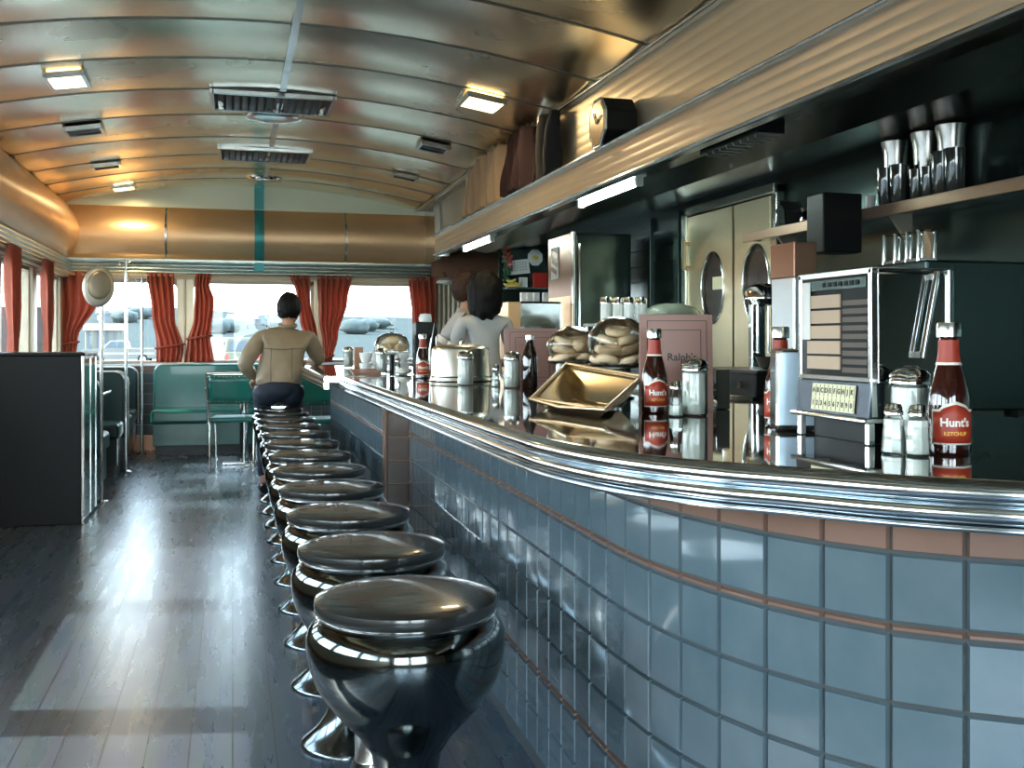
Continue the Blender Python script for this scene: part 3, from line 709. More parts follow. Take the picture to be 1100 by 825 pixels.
# pastry warmer/toaster with mirror side
q=atY(567,330,7.25)
t=thing('chrome_toaster_case','mirror polished steel case behind the small menu','appliance',(q.x,7.2,0)); hw=.20
rc=thing('rear_work_counter','short steel work counter beyond the dark refrigerator','counter',(2.15,8.0,0)); MB().box(-.2,.2,-1.0,1.0,0,.87).build('body',steel,rc,smooth=0,bevel=.004); MB().box(-.21,.205,-1.01,1.01,.87,.90).build('worktop',chrome_soft,rc,smooth=0,bevel=.003)
t.location.z=.901
MB().box(-hw,hw,-.15,.15,0,.535).build('body',chrome,t,smooth=0,bevel=.015)
MB().box(-hw-.004,-hw+.09,-.153,.15,0.005,.53).build('copper_side',copper,t,smooth=0,bevel=.004)
m=MB(); m.tube([(-.12,-.17,.2),(.12,-.17,.2)],.008,8); m.build('handle',chrome,t)
for i,x in enumerate((-.05,.0,.05,.12)):
    o=MB().box(-.02,.02,-.02,.02,0,.07).build('white_carton',white,smooth=0,bevel=.003); o.location=(q.x+x,7.2,.901+.5355); tag(o,'small white carton standing on the mirror polished case','carton','cartons on the steel case')
# coffee urn cabinet right (brown top, pale lower)
c=atd(852,300,2.9)
t=thing('drink_dispenser','drink dispenser with brown upper box and pale steel body behind the jukebox','dispenser',(c.x+.03,c.y,0.901))
t.location=(2.11,atX(852,300,2.11).y,.901); dd=(t.location-Vector((0,0,H))).dot(Vector((SA,CA,0)))
zt=H+(365-262)/1100*dd; zm=H+(365-299)/1100*dd; w=36/1100*dd/2
MB().box(-w*.75,w*.75,-.09,.09,zm-.901,zt-.901).build('upper_box',copper_brown,t,smooth=0,bevel=.004)
MB().box(-w*.72,w*.72,-.085,.085,.02,zm-.901).build('body',mat('pale_steel',(.72,.76,.78),.6,.3),t,smooth=0,bevel=.006)
MB().box(-w*.8,w*.8,-.095,.095,0,.02).build('base',dark,t,smooth=0)
# milkshake mixer (chrome with spindle)
dd=5.3; c=atd(818,320,dd)
t=thing('shake_mixer','chrome milkshake mixer with hanging spindles beside the steel door','mixer',(c.x,c.y,.901)); c0=t.location
MB().box(-.09,.09,-.04,.10,0,.03).build('base',black,t,smooth=0,bevel=.006)
MB().box(-.03,.05,.04,.09,.03,.46).build('column',chrome,t,smooth=0,bevel=.008)
MB().lathe([(.0,.43),(.06,.44),(.085,.47),(.085,.50),(.075,.53),(.04,.55),(0,.555)],24).build('motor_head',chrome,t)
for x in (-.03,.03): MB().tube([(x,-.02,.44),(x,-.02,.2)],.005,8).lathe([(0,.19),(.012,.192),(.012,.198),(0,.2)],12,T(x,-.02,0)).build('spindle',chrome,t)
o=MB().shell([(.03,0),(.05,.012),(.065,.05),(.067,.055),(.062,.05),(.045,.016),(0,.012)],24).build('steel_bowl',chrome); o.location=(2.25,atX(822,400,2.25).y-.05,.901+.1305); tag(o,'small steel bowl on the black griddle under the mixer','bowl')
# black griddle
q=atX(800,425,2.3)
t=thing('griddle','low black griddle on the back counter near the steel doors','griddle',(2.30,q.y-.15,.901))
MB().box(-.22,.22,-.35,.30,.02,.12).build('body',black,t,smooth=0,bevel=.008)
MB().box(-.20,.2,-.33,.28,.12,.13).build('plate',mat('griddle_plate',(.05,.05,.05),.8,.3),t,smooth=0)
for i in range(4): MB().lathe([(0,-.02),(.016,-.02),(.016,0),(0,0)],14,T(-.222,-.25+i*.16,.07)@RY(PI/2)).build('knob',chrome,t)
for a in (-1,1):
    for b in (-1,1): MB().box(a*.18-.015,a*.18+.015,b*.27-.015,b*.27+.015,0,.02).build('foot',black,t,smooth=0)
# toast rack seen above the jukebox + dark grill hood beneath shelf
q=atX(962,283,2.12)
t=thing('steel_oven','dark steel oven on the back counter behind the jukebox','oven',(2.33,q.y+.05,.901)); zt=q.z-.901
MB().box(-.22,.25,-.22,.30,0.03,zt).build('body',green_steel,t,smooth=0,bevel=.008)
MB().box(-.235,-.22,-.18,.26,.06,zt-.06).build('door',black,t,smooth=0,bevel=.004); MB().tube([(-.25,-.15,zt-.1),(-.25,.22,zt-.1)],.008,8).build('handle',chrome,t)
for a in (-1,1):
    for b in (-1,1): MB().box(a*.17-.015,a*.17+.015,b*.17-.015+.03,b*.17+.015+.03,0,.03).build('foot',black,t,smooth=0)
t=thing('toast_rack','chrome wire rack standing on the dark oven','rack',(2.17,q.y,.901+zt+.0005))
for i in range(4): MB().tube([(-.03,-.09+i*.06,0),(-.03,-.09+i*.06,.10),(.03,-.09+i*.06,.10),(.03,-.09+i*.06,0)],.006,6).build('hoop',chrome,t)
MB().box(-.035,.035,-.1,.1,0,.012).build('rack_base',chrome,t,smooth=0,bevel=.002)
q=atX(1017,252,2.3); o=MB().prism([(-.05,0),(.05,0),(.06,.08),(.03,.11),(.045,.17),(-.01,.2),(-.055,.12)],-.02,.02,Matrix(((0,0,1,0),(1,0,0,0),(0,1,0,0),(0,0,0,1)))).build('paper_bag',cream_cloth,smooth=0,bevel=.004); o.scale=(.62,.62,.62); o.location=(2.3,q.y+.1,.901+zt+.001); tag(o,'crumpled cream paper bag on the oven at the right','bag')
# low dark bin by menu
# lamp and fluted panel by far right corner
m=MB()
for i in range(16):
    x=2.14+i*.055; m.tube([(x,YF-.03,.2),(x,YF-.03,1.83)],.028,8)
struct('trim_18',m,mat('fluted_ivory',(.62,.56,.42),.3,.35),smooth=50)
struct('trim_19',MB().box(2.15,2.99,YF-.06,YF-.002,1.84,2.4),copper_brown,smooth=0)
q=atY(479,302,YF-.3); t=thing('pendant_lamp','small white shaded lamp in the far right corner','lamp',(q.x,YF-.3,q.z))
MB().shell([(.10,-.03),(.11,-.028),(.105,.0),(.06,.03),(.012,.035)],24).build('shade',white,t); MB().tube([(0,0,.035),(0,.08,.10),(0,.29,.10)],.008,8).build('arm',chrome,t)
MB().ell((0,0,-.01),.03,12,8).build('bulb',white,t)
# ------------------------------------------------------------------ lunch counter
ZC=.96
YSTEP=5.60
rail_pts=[(.572,YSTEP-.01),(.576,4.6),(.580,3.6),(.584,2.8),(.587,2.15),(.598,1.90),(.647,1.68),(.735,1.505),(.83,1.39),(.90,1.30),(.985,1.218),(1.12,1.12),(1.35,1.02),(1.65,.95),(1.94,.93)]
rail=[Vector((p.x,p.y)) for p in catmull([(a,b,0) for a,b in rail_pts],8)]
def path_normals(P):
    out=[]
    for i in range(len(P)):
        t=(P[min(i+1,len(P)-1)]-P[max(i-1,0)]).normalized(); out.append(Vector((t.y,-t.x)))   # to the right of travel
    return out
def sweep(m,P,prof,sgn=1):
    N=path_normals(P); k=len(prof)
    vs=[(p.x+sgn*n.x*o,p.y+sgn*n.y*o,z) for p,n in zip(P,N) for o,z in prof]
    fs=[(i*k+j,(i+1)*k+j,(i+1)*k+(j+1)%k,i*k+(j+1)%k) for i in range(len(P)-1) for j in range(k)]
    fs+=[tuple(range(k)),tuple(range((len(P)-1)*k,len(P)*k))[::-1]]
    return m.add(vs,fs)
# travelling toward the camera the aisle is on the right-hand side
def rail_prof():
    pr=[(-.012,ZC+.001),(-.004,ZC+.006),(.004,ZC+.004)]
    z=ZC+.002
    for (c,r,bo) in ((ZC-.0135,.0135,.004),(ZC-.0425,.0130,.006),(ZC-.0625,.0045,.009)):
        for i in range(7):
            a=PI/2-PI*i/6; pr.append((bo+min(.009,r*.75)*math.cos(a)+.004,c+r*math.sin(a)))
        pr.append((.004,c-r-.0015))
    pr+=[(-.012,ZC-.068)]
    return pr
top=thing('countertop','long dark brown polished countertop that curves at its near end','countertop',(0,0,0))
inner=[(1.94,2.70),(1.85,2.85),(1.45,2.92),(1.40,3.0),(1.40,YSTEP)]
poly=[(p.x,p.y) for p in rail]+[tuple(q) for q in inner]
MB().prism(poly[::-1],ZC-.035,ZC).build('slab',laminate,top,smooth=0)
m=MB(); sweep(m,rail,rail_prof()); m.build('edge_rail',rail_m,top,smooth=35)
MB().box(.49,1.30,YSTEP+.006,8.0,ZC-.035,ZC).build('far_slab',laminate,top,smooth=0)
m=MB(); sweep(m,[Vector((.49,8.0)),Vector((.49,7.0)),Vector((.49,YSTEP+.0))],rail_prof()); m.build('far_edge_rail',rail_m,top,smooth=35)
MB().box(.49,1.40,YSTEP-.006,YSTEP+.006,ZC-.03,ZC+.004).build('joint_strip',chrome,top,smooth=0,bevel=.001)
# tile front
wall_pts=[(.803,4.78),(.800,4.0),(.792,3.0),(.783,2.35),(.780,2.05),(.790,1.86),(.822,1.69),(.875,1.53),(.955,1.385),(1.045,1.295),(1.2,1.20),(1.45,1.12),(1.7,1.07),(1.93,1.05)]
wallp=[Vector((p.x,p.y)) for p in catmull([(a,b,0) for a,b in wall_pts],16)]
base=thing('lunch_counter','curved lunch counter base faced with blue grey tiles and pink tile bands','counter',(0,0,0))
def resample(P,s):
    out=[P[0].copy()]; acc=0; cur=P[0].copy()
    L=[0]
    for a,b in zip(P,P[1:]): L.append(L[-1]+(b-a).length)
    n=int(L[-1]/s); res=[]
    for i in range(n+1):
        d=i*s; k=max(j for j in range(len(L)) if L[j]<=d+1e-9); k=min(k,len(P)-2)
        t=(d-L[k])/max(1e-9,(L[k+1]-L[k])); res.append(P[k].lerp(P[k+1],t))
    return res
rows=[(.834,.895,1),(.726,.834,0),(.711,.726,1),(.603,.711,0),(.495,.603,0),(.387,.495,0),(.279,.387,0),(.264,.279,1),(.156,.264,0),(.048,.156,0)]
def tiles(P,rows,parent,names=('blue_tiles','pink_tiles'),flip=1,sz=.108):
    Q=resample(P,sz); ms=[MB()]; bands={}; random.seed(5)
    for i in range(len(Q)-1):
        a,b=Q[i],Q[i+1]; t=(b-a); L=t.length; t/=L; n=Vector((t.y,-t.x))*flip
        for z0,z1,k in rows:
            g=.0016; hz=(z1-z0)/2-g; hl=L/2-g; c=(a+b)/2; zc=(z0+z1)/2; e=.0035
            tx=random.gauss(0,.006); tz=random.gauss(0,.006)
            def P3(u,v,o): 
                q=c+t*u+n*(o+tx*u/.05*.05+tz*v/.05*.05); return (q.x,q.y,zc+v)
            vs=[P3(-hl,-hz,-.008),P3(hl,-hz,-.008),P3(hl,hz,-.008),P3(-hl,hz,-.008)]+[P3(-hl+e,-hz+e,.0025),P3(hl-e,-hz+e,.0025),P3(hl-e,hz-e,.0025),P3(-hl+e,hz-e,.0025)]
            (bands.setdefault(z0,MB()) if k else ms[0]).add(vs,[(0,1,5,4),(1,2,6,5),(2,3,7,6),(3,0,4,7),(4,5,6,7)])
    if ms[0].v: ms[0].build(names[0],tile_m,parent,smooth=20)
    for z in bands: bands[z].build('pink_tile_band',pink,parent,smooth=20)
tiles(wallp,rows,base)
back=[p+n*-.12 for p,n in zip(wallp,path_normals(wallp))]; front=[p+n*-.007 for p,n in zip(wallp,path_normals(wallp))]
m=MB(); m.prism([(p.x,p.y) for p in front]+[(p.x,p.y) for p in back[::-1]],.0,.925); m.build('grout_backing',grout,base,smooth=0)
m=MB(); 
inn=[(2.19,2.70),(1.42,2.84),(1.34,3.0),(1.34,7.9)]
# inner support wall
m.box(1.20,1.24,2.84,7.9,0,.925); m.box(1.34,1.90,2.80,2.84,0,.925); m.build('inner_panel',steel,base,smooth=0)
# pilaster and far section
m=MB(); m.box(.692,.84,4.785,4.93,0,.925); m.build('pilaster',copper_brown,base,smooth=0)
ms=MB()
for j in range(8): ms.box(.696,.800,4.779,4.7845,.05+j*.109,.05+j*.109+.106)
ms.build('pilaster_tiles',mat('brown_tile',(.11,.07,.05),0,.2,coat=.4),base,smooth=0,bevel=.002)
MB().tube([(.692,4.785,0),(.692,4.785,.925)],.012,10).build('pilaster_edge',pink,base)
farp=[Vector((.690,4.80)),Vector((.690,7.6))]
tiles([p for p in farp],rows[1:],base,('far_blue_tiles','far_pink_tiles'),flip=-1 if False else 1,sz=.108)
MB().box(.697,.80,4.93,7.617,0,.925).build('far_backing',grout,base,smooth=0)
tiles([Vector((1.2,7.624)),Vector((.70,7.624))],rows[1:],base,('end_blue_tiles','end_pink_tiles'))
for fl in ('far_blue_tiles',): pass

# ------------------------------------------------------------------ stools
st=thing('counter_stool','chrome and black stool nearest the camera','stool',(0,0,0),0,'chrome stools along the counter')
MB().lathe([(.160,.638),(.170,.641),(.1752,.649),(.1758,.660),(.1745,.667),(.166,.670),(.148,.673),(.116,.675),(.063,.677),(0,.677)],56).build('seat_cushion',vinyl,st,smooth=60)
MB().shell([(.1705,.641),(.1725,.639),(.171,.636),(.165,.636)],56).build('piping',chrome,st,smooth=60)
MB().lathe([(.158,.638),(.167,.637),(.169,.635),(.168,.632),(.171,.629),(.177,.624),(.184,.615),(.190,.600),(.190,.575),(.184,.540),(.172,.508),(.152,.475),(.124,.442),(.094,.410),(.068,.372),(.055,.31)],64).build('chrome_bowl',mat('smoked_chrome',(.17,.185,.18),1,.09,noise=.03),st,smooth=60)
MB().lathe([(.05,.315),(.05,.30),(.042,.28),(.040,.16),(.046,.15)],32).build('column',chrome_soft,st,smooth=60)
MB().lathe([(.046,.155),(.052,.13),(.064,.09),(.085,.055),(.112,.030),(.132,.014),(.138,.006),(.138,0)],48).build('flared_base',mat('base_chrome',(.20,.22,.22),1,.15),st,smooth=60)
nth=['','second','third','fourth','fifth','sixth','seventh','eighth','ninth','tenth','eleventh']
for k in range(12):
    loc=(.3225,1.954+.51*k,0)
    if k==0: st.location=loc
    else:
        lab='%s chrome and black stool from the camera, empty'%nth[k] if k<11 else 'chrome and black stool that the man in the tan jacket sits on'
        dup(st,loc,random.uniform(-1,1)*0,lab)

# ------------------------------------------------------------------ condiments
def ketchup_bottle(label):
    t=thing('ketchup_bottle',label,'bottle',(0,0,0),0,None)
    pr=[(0,.0),(.031,0),(.035,.004),(.0355,.012),(.0355,.085),(.0335,.105),(.0265,.135),(.0195,.160),(.0170,.175),(.0165,.195),(.015,.204),(0,.204)]
    MB().lathe(pr,16).build('bottle_body',ketchup,t,smooth=30)
    MB().lathe([(.0190,.203),(.0205,.205),(.0205,.226),(.019,.230),(0,.230)],24).build('cap',chrome_soft,t)
    # main label with arched top
    def lab(z0,z1,r,a,arch,mt,nm,o):
        m=MB()
        def g(u,v):
            th=-PI/2+(u-.5)*2*a; top=z1+arch*max(0,1-abs(u-.5)*3.2)**.5 if arch else z1
            return ((r+o)*math.cos(th),(r+o)*math.sin(th),z0+v*(top-z0))
        m.grid(g,24,4); return m.build(nm,mt,t,smooth=60,solid=.0004)
    lab(.018,.079,.0355,1.15,.014,label_w,'label_border',.0008)
    lab(.021,.075,.0355,1.08,.013,label_r,'front_label',.0014)
    m=MB(); m.shell([(.0202,.160),(.0177,.175),(.0172,.196),(.0170,.199)],20); m.build('neck_label',label_r,t)
    m=MB()
    m.shell([(.0218,.1555),(.0204,.160)],20); m.build('neck_band',label_w,t)
    def curved(txt,size,z,r,mt,nm,bold=.0006):
        vs,fs=textmesh(txt,size,.0002,bold=bold); m=MB()
        m.add([((r+v.z)*math.cos(-PI/2+v.x/r),(r+v.z)*math.sin(-PI/2+v.x/r),z+v.y) for v in vs],fs); return m.build(nm,mt,t,smooth=0)
    curved("Hunt's",.020,.056,.0375,label_w,'lettering')
    curved("KETCHUP",.009,.037,.0375,label_y,'small_lettering',.0002)
    return t
def shaker(label,cat='sugar shaker',h=.150,r=.034,col=sugar,fill=.8,name='sugar_shaker',group=None):
    t=thing(name,label,cat,(0,0,0),0,group)
    MB().shell([(0,.002),(r*.9,0),(r,.006),(r*.98,h*.3),(r*.96,h*.72),(r*.9,h*.79),(r*.86,h*.81)],48,flute=.025,fn=12).build('glass_jar',glass,t,smooth=50)
    MB().lathe([(0,.005),(r*.84,.005),(r*.93,.010),(r*.91,h*fill*.92),(r*.7,h*fill*.94),(0,h*fill*.93)],48,flute=.02,fn=12).build('sugar_fill',col,t,smooth=50)
    MB().lathe([(r*.93,h*.76),(r*1.05,h*.78),(r*1.06,h*.83),(r*1.0,h*.85),(r*1.08,h*.865),(r*1.05,h*.89),(r*.85,h*.95),(r*.45,h*.985),(0,h)],32).build('screw_lid',chrome,t,smooth=40)
    m=MB(); m.box(-.008,.016,-.008,.008,h*.975,h*1.0); m.build('pour_flap',chrome_soft,t,smooth=0,bevel=.002)
    return t
def salt(label,h=.095,r=.019,col=sugar,name='salt_shaker',fill=.62,group='small salt and pepper shakers'):
    t=thing(name,label,'shaker',(0,0,0),0,group)
    MB().shell([(0,.002),(r,0),(r*1.08,.005),(r*.95,h*.45),(r*.80,h*.70),(r*.66,h*.77)],8).build('glass_jar',glass,t,smooth=20)
    MB().lathe([(0,.004),(r*.95,.004),(r*.98,.008),(r*.86,h*fill),(0,h*fill)],8).build('filling',col,t,smooth=20)
    MB().lathe([(r*.70,h*.74),(r*.82,h*.76),(r*.84,h*.82),(r*.72,h*.87),(r*.78,h*.89),(r*.62,h*.97),(0,h)],20).build('cap',chrome,t,smooth=40)
    return t
def put(t,x,y,rz=0,z=ZC+.0005): t.location=(x,y,z); t.rotation_euler=(0,0,rz); return t
def P(px,d): 
    r=ray(px,365); return (r.x*d,r.y*d)
def menu(label,w,h,x,y,rz,text=True,txt="Ralph's"):
    t=thing('menu',label,'menu',(x,y,ZC+.0005),rz,None)
    MB().box(-w/2,w/2,-.002,.002,0,h,RX(-.06)).build('front_cover',menu_m,t,smooth=0,bevel=.001)
    MB().box(-w/2,w/2,-.002,.002,0,h,T(0,.035,0)@RX(.06)).build('back_cover',menu_m,t,smooth=0,bevel=.001)
    MB().box(-w/2+.004,w/2-.004,-.001,.001,0,h-.004,T(0,.018,0)).build('inner_pages',paper,t,smooth=0)
    m=MB()
    for k,(a,b) in enumerate(((.10,.065),(.20,.16))):
        x0=-w/2+w*a; x1=w/2-w*a*.8; z1=h-h*b; z0=h*.08 if k==0 else h*.14
        if k==0 or not text or True:
            e=.0016
            m.box(x0,x1,-.0035,-.002,z1-e,z1); m.box(x1-e,x1,-.0035,-.002,z0,z1); m.box(x0,x0+e,-.0035,-.002,z0,z1); m.box(x0,x1,-.0035,-.002,z0,z0+e)
    m2=MB(); m2.add([RX(-.06)@v for v in m.v],m.f); m2.build('border_lines',inkm,t,smooth=0)
    if text:
        vs,fs=textmesh(txt,.030,.0004,bold=.0003); R=RX(-.06)
        MB().add([R@Vector((v.x+.016,-.003-v.z,h*.55+v.y)) for v in vs],fs).build('lettering',inkm,t,smooth=0)
    return t
vf=-A
x,y=P(727,2.90); menu('large pink menu lettered on its cover, standing behind the ketchup bottle',.207,.272,x,y,-.16*1.0-.10)
x,y=P(571,4.45); menu('smaller pink menu standing behind the dark bottle',.235,.25,x,y,-.15,text=False)
x,y=P(703,2.80); kb=put(ketchup_bottle('ketchup bottle standing in front of the large pink menu'),x,y,-.10)
x,y=P(838,2.38); dup(kb,(x,y,ZC+.0005),-.75,'ketchup bottle left of the jukebox, half behind the napkin dispenser')
x,y=P(1019,1.80); dup(kb,(x,y,ZC+.0005),-.35,'ketchup bottle right of the jukebox at the photo\'s right edge')
x,y=P(454,5.3); dup(kb,(x,y,ZC+.0005),-.1,'far ketchup bottle standing in front of the black coffee brewer')
x,y=P(746,2.70); s1=put(shaker('tall sugar shaker in front of the large pink menu',h=.152),x,y)
x,y=P(977,1.885); dup(s1,(x,y,ZC+.0005),.4,'sugar shaker in front of the jukebox, at its right corner')
x,y=P(500,4.50); dup(s1,(x,y,ZC+.0005),.2,'sugar shaker in front of the round metal cake cover')
x,y=P(550,4.25); dup(s1,(x,y,ZC+.0005),.7,'sugar shaker left of the dark bottle and the smaller menu')
x,y=P(410,6.05); dup(s1,(x,y,ZC+.0005),.1,'far sugar shaker in front of the pile of buns and cups')
x,y=P(374,7.3); dup(s1,(x,y,ZC+.0005),.1,'farthest sugar shaker, beside the seated man\'s elbow')
x,y=P(726,2.66); q1=put(salt('small shaker between the large ketchup bottle and the sugar shaker',fill=.3),x,y)
x,y=P(960,1.79); q2=put(salt('white filled salt shaker in front of the jukebox, the left one of the pair',fill=.68,h=.09,r=.0195),x,y)
x,y=P(986,1.76); dup(q2,(x,y,ZC+.0005),.5,'salt shaker in front of the jukebox, the right one of the pair')
x,y=P(533,4.35); dup(q1,(x,y,ZC+.0005),.2,'small shaker right of the round metal cake cover')
x,y=P(427,5.95); dup(q1,(x,y,ZC+.0005),.2,'small far shaker beside the pile of buns, right of the sugar shaker')
# dark soda bottle
x,y=P(569,4.22); t=thing('dark_bottle','dark brown glass sauce bottle in front of the smaller menu','bottle',(x,y,ZC+.0005))
MB().lathe([(0,0),(.030,0),(.033,.005),(.033,.12),(.028,.15),(.016,.18),(.0145,.20),(0,.20)],24).build('bottle_body',mat('brown_glass',(.012,.005,.003),0,.08,coat=1),t)
MB().lathe([(.017,.198),(.019,.20),(.019,.218),(0,.221)],20).build('cap',chrome_soft,t)
# white bottle
x,y=P(604,4.05); t=thing('white_dispenser_bottle','tall white dispenser bottle with chrome cap behind the gold tray','bottle',(x,y,ZC+.0005))
MB().lathe([(0,0),(.026,0),(.028,.004),(.024,.175),(.022,.190),(0,.192)],8).build('bottle_body',white,t,smooth=20)
MB().lathe([(.018,.19),(.024,.195),(.024,.222),(.016,.232),(0,.235)],20).build('cap',chrome,t)
# cake cover
x,y=P(495,5.0); t=thing('cake_cover','round polished metal cake cover with knob on the counter','cake cover',(x,y,ZC+.0005))
MB().shell([(.150,0),(.152,.002),(.150,.012),(.1475,.02),(.140,.150),(.135,.163),(.12,.170),(.05,.178),(0,.180)],56).build('dome',mat('warm_chrome',(.95,.88,.78),1,.24,noise=.03),t,smooth=50)
MB().shell([(.1515,.018),(.154,.022),(.1515,.026)],56).build('band',chrome_soft,t)
MB().lathe([(.006,.179),(.006,.190),(.012,.198),(.008,.208),(0,.210)],16).build('knob',chrome,t)
MB().lathe([(0,0),(.155,0),(.158,.004),(0,.005)],56,T(0,0,-.000)).build('plate',chrome,t)
# gold tray
c=[atz(571,428,.99),atz(650,440,.985),atd(690,404,2.98),atd(608,391,3.42)]
cen=sum(c,Vector())/4
t=thing('gold_tray','shiny gold coloured flared metal tray lying tilted in the sun','tray',(cen.x,cen.y,ZC+.0005))
ins=[cen+(p-cen)*.55 for p in c]; ins=[Vector((p.x,p.y,ZC+.004)) for p in ins]
m=MB(); off=Vector((cen.x,cen.y,ZC+.0005))
rim=[p-off for p in c]; bot=[p-off for p in ins]
for i in range(4):
    j=(i+1)%4
    def g(u,v,i=i,j=j):
        a=rim[i].lerp(rim[j],u); b=bot[i].lerp(bot[j],u); p=a.lerp(b,v); p.z-=.012*math.sin(PI*v); return p
    m.grid(g,8,8)
m.add(bot,[(0,1,2,3)]); m.build('pan',gold,t,smooth=25,solid=.003)
m=MB(); 
for i in range(4): m.tube([rim[i],rim[(i+1)%4]],.0055,8)
m.tube([rim[0]+Vector((-.004,0,0)),rim[0].lerp(rim[1],.5)+Vector((-.022,-.01,-.008)),rim[1]+Vector((0,-.004,0))],.005,8)
m.build('rolled_rim',gold,t,smooth=50)
# glass cake stands with pastries
def stand(label,x,y,z=.112,r=.098):
    t=thing('glass_cake_stand',label,'cake stand',(x,y,ZC+.0005),0,None)
    MB().lathe([(0,0),(.055,0),(.056,.004),(.03,.012),(.012,.03),(.012,z-.03),(.03,z-.012),(r,z-.004),(r+.002,z+.006),(r-.003,z+.004),(.02,z-.002),(0,z-.002)],40).build('pedestal',glass,t,smooth=40)
    MB().shell([(r+.001,z),(r+.004,z+.004),(r+.001,z+.008)],40).build('plate_rim',chrome_soft,t)
    return t
dn=None
def donut(label,loc,s=1,rx=0,ry=0,name='doughnut'):
    m=MB()
    def g(u,v):
        a=2*PI*u;b=2*PI*v; R=.030;q=.017; return ((R+q*math.cos(b))*math.cos(a),(R+q*math.cos(b))*math.sin(a),q*math.sin(b)*.9)
    m.grid(g,20,12,cu=True); o=m.build(name,bread,smooth=80); o.location=loc; o.scale=(s,s,s); o.rotation_euler=(rx,ry,0)
    return tag(o,label,'doughnut','doughnuts piled under plastic on the glass stands')
for (px,d,l,nm) in ((664,3.50,'glass cake stand with bagged doughnuts left of the large menu','right'),(616,3.95,'glass cake stand with bagged doughnuts behind the gold tray, farther left','left')):
    x,y=P(px,d); s=stand(l,x,y); zt=ZC+.0005+.112+.012
    random.seed(int(px)); n=0
    for lay,(cnt,rr) in enumerate(((5,.057),(4,.048),(3,.035),(1,0))):
        if nm=='left' and lay==3: break
        for i in range(cnt):
            a=2*PI*i/cnt+lay*.6
            donut('sugared doughnut in the plastic wrapped pile on the %s glass stand'%nm,(x+rr*math.cos(a),y+rr*math.sin(a),zt+.008+lay*.032),.95,random.uniform(-.35,.35),random.uniform(-.35,.35))
    hh=.155 if nm=='right' else .125
    m=MB(); m.ell((0,0,hh*.46),(.104,.104,hh*.58),30,18,fn=lambda p,dd:p*(1+.10*noise.noise(dd*2.5+Vector((px,0,0)))))
    o=m.build('plastic_bag',plastic,smooth=80); o.location=(x,y,zt-.004); tag(o,'clear crumpled plastic bag around the doughnuts on the %s glass stand'%nm,'plastic bag')
# napkin dispenser left of jukebox
x,y=P(853,2.26); t=thing('napkin_dispenser','pale blue faced napkin dispenser tucked behind the jukebox\'s left side','napkin dispenser',(x,y,ZC+.0005),-.3)
MB().box(-.042,.05,-.02,.06,.0,.180).build('case',chrome_soft,t,smooth=0,bevel=.012)
MB().box(-.038,.046,-.0235,-.02,.012,.172).build('face_plate',mat('pale_blue',(.50,.62,.72),.2,.3),t,smooth=0,bevel=.002)
# low dark block right of menu
x,y=P(775,2.95); o=MB().box(-.02,.02,-.02,.02,0,.115).build('smoke_glass',smoke,smooth=0,bevel=.004); o.location=(x,y,ZC+.0005); o.rotation_euler=(0,0,-.2); tag(o,'square dark glass tumbler right of the large pink menu','glass')
# jukebox
JX0,JX1,JY0,JY1=1.157,1.337,1.678,1.936
t=thing('tabletop_jukebox','chrome counter top jukebox selector with rows of title cards and lettered keys','jukebox',((JX0+JX1)/2,(JY0+JY1)/2,ZC+.0005),0)
hx,hy=(JX1-JX0)/2,(JY1-JY0)/2; z0,z1=.052,.334
MB().box(-hx+.012,hx,-hy+.003,hy-.003,z0,z1-.004).build('case',chrome,t,smooth=0,bevel=.006)
m=MB(); 
for y_ in (-hy,hy-.012): m.box(-hx,-hx+.016,y_,y_+.012,z0,z1)
m.box(-hx,-hx+.016,-hy,hy,z1-.010,z1); m.box(-hx-.002,-hx+.016,-hy,hy,.118,.128); m.box(-hx,hx,-hy,hy,z1-.003,z1+.003); m.box(hx-.012,hx,-hy-.003,-hy+.004,z0,z1)
m.build('chrome_frame',chrome_soft,t,smooth=0,bevel=.002)
MB().box(-hx+.008,-hx+.0115,-hy+.012,hy-.012,.128,z1-.010).build('card_backing',black,t,smooth=0)
m=MB()
for i in range(5): m.box(-hx+.004,-hx+.0075,-.018,.100,.140+i*.031,.140+i*.031+.026)
m.build('title_cards',card,t,smooth=0)
m=MB()
for i in range(9): m.box(-hx+.005,-hx+.0075,-.108,-.026,.135+i*.0165,.135+i*.0165+.010)
m.build('dark_title_cards',mat('dark_card',(.10,.075,.06),0,.5),t,smooth=0)
MB().box(-hx+.003,-hx+.0075,-.108,.115,.300,.320).build('header_strip',green_steel,t,smooth=0)
m=MB(); [m.box(-hx+.001,-hx+.003,-.085+i*.019,-.075+i*.019,.306,.315) for i in range(7)]; m.build('header_slots',black,t,smooth=0)
MB().box(-hx+.001,-hx+.0025,.085,.113,.20,.318).build('white_note',paper,t,smooth=0)
m=MB(); m.add([(-hx,-hy,.118),(-hx,hy,.118),(-hx-.006,hy,.050),(-hx-.006,-hy,.050),(-hx+.03,-hy,.118),(-hx+.03,hy,.118),(-hx+.03,hy,.05),(-hx+.03,-hy,.05)],[(0,1,2,3),(4,7,6,5),(0,3,7,4),(1,5,6,2),(2,6,7,3),(0,4,5,1)])
m.build('key_panel',mat('panel_steel',(.07,.08,.095),.9,.25),t,smooth=0,bevel=.002)
m=MB(); m.box(-hx-.016,hx,-hy-.006,hy+.006,.042,.051); m.build('bottom_ledge',chrome,t,smooth=0,bevel=.003)
kp=MB(); fr=Vector((-hx-.0035,0,.084)); tilt=math.atan2(.006,.068)
Kx=T(*fr)@RY(tilt)
kp.box(-.0035,-.001,-.085,.065,-.027,.027,Kx); kb_=kp.build('key_bank',keyp,t,smooth=0,bevel=.001)
m=MB()
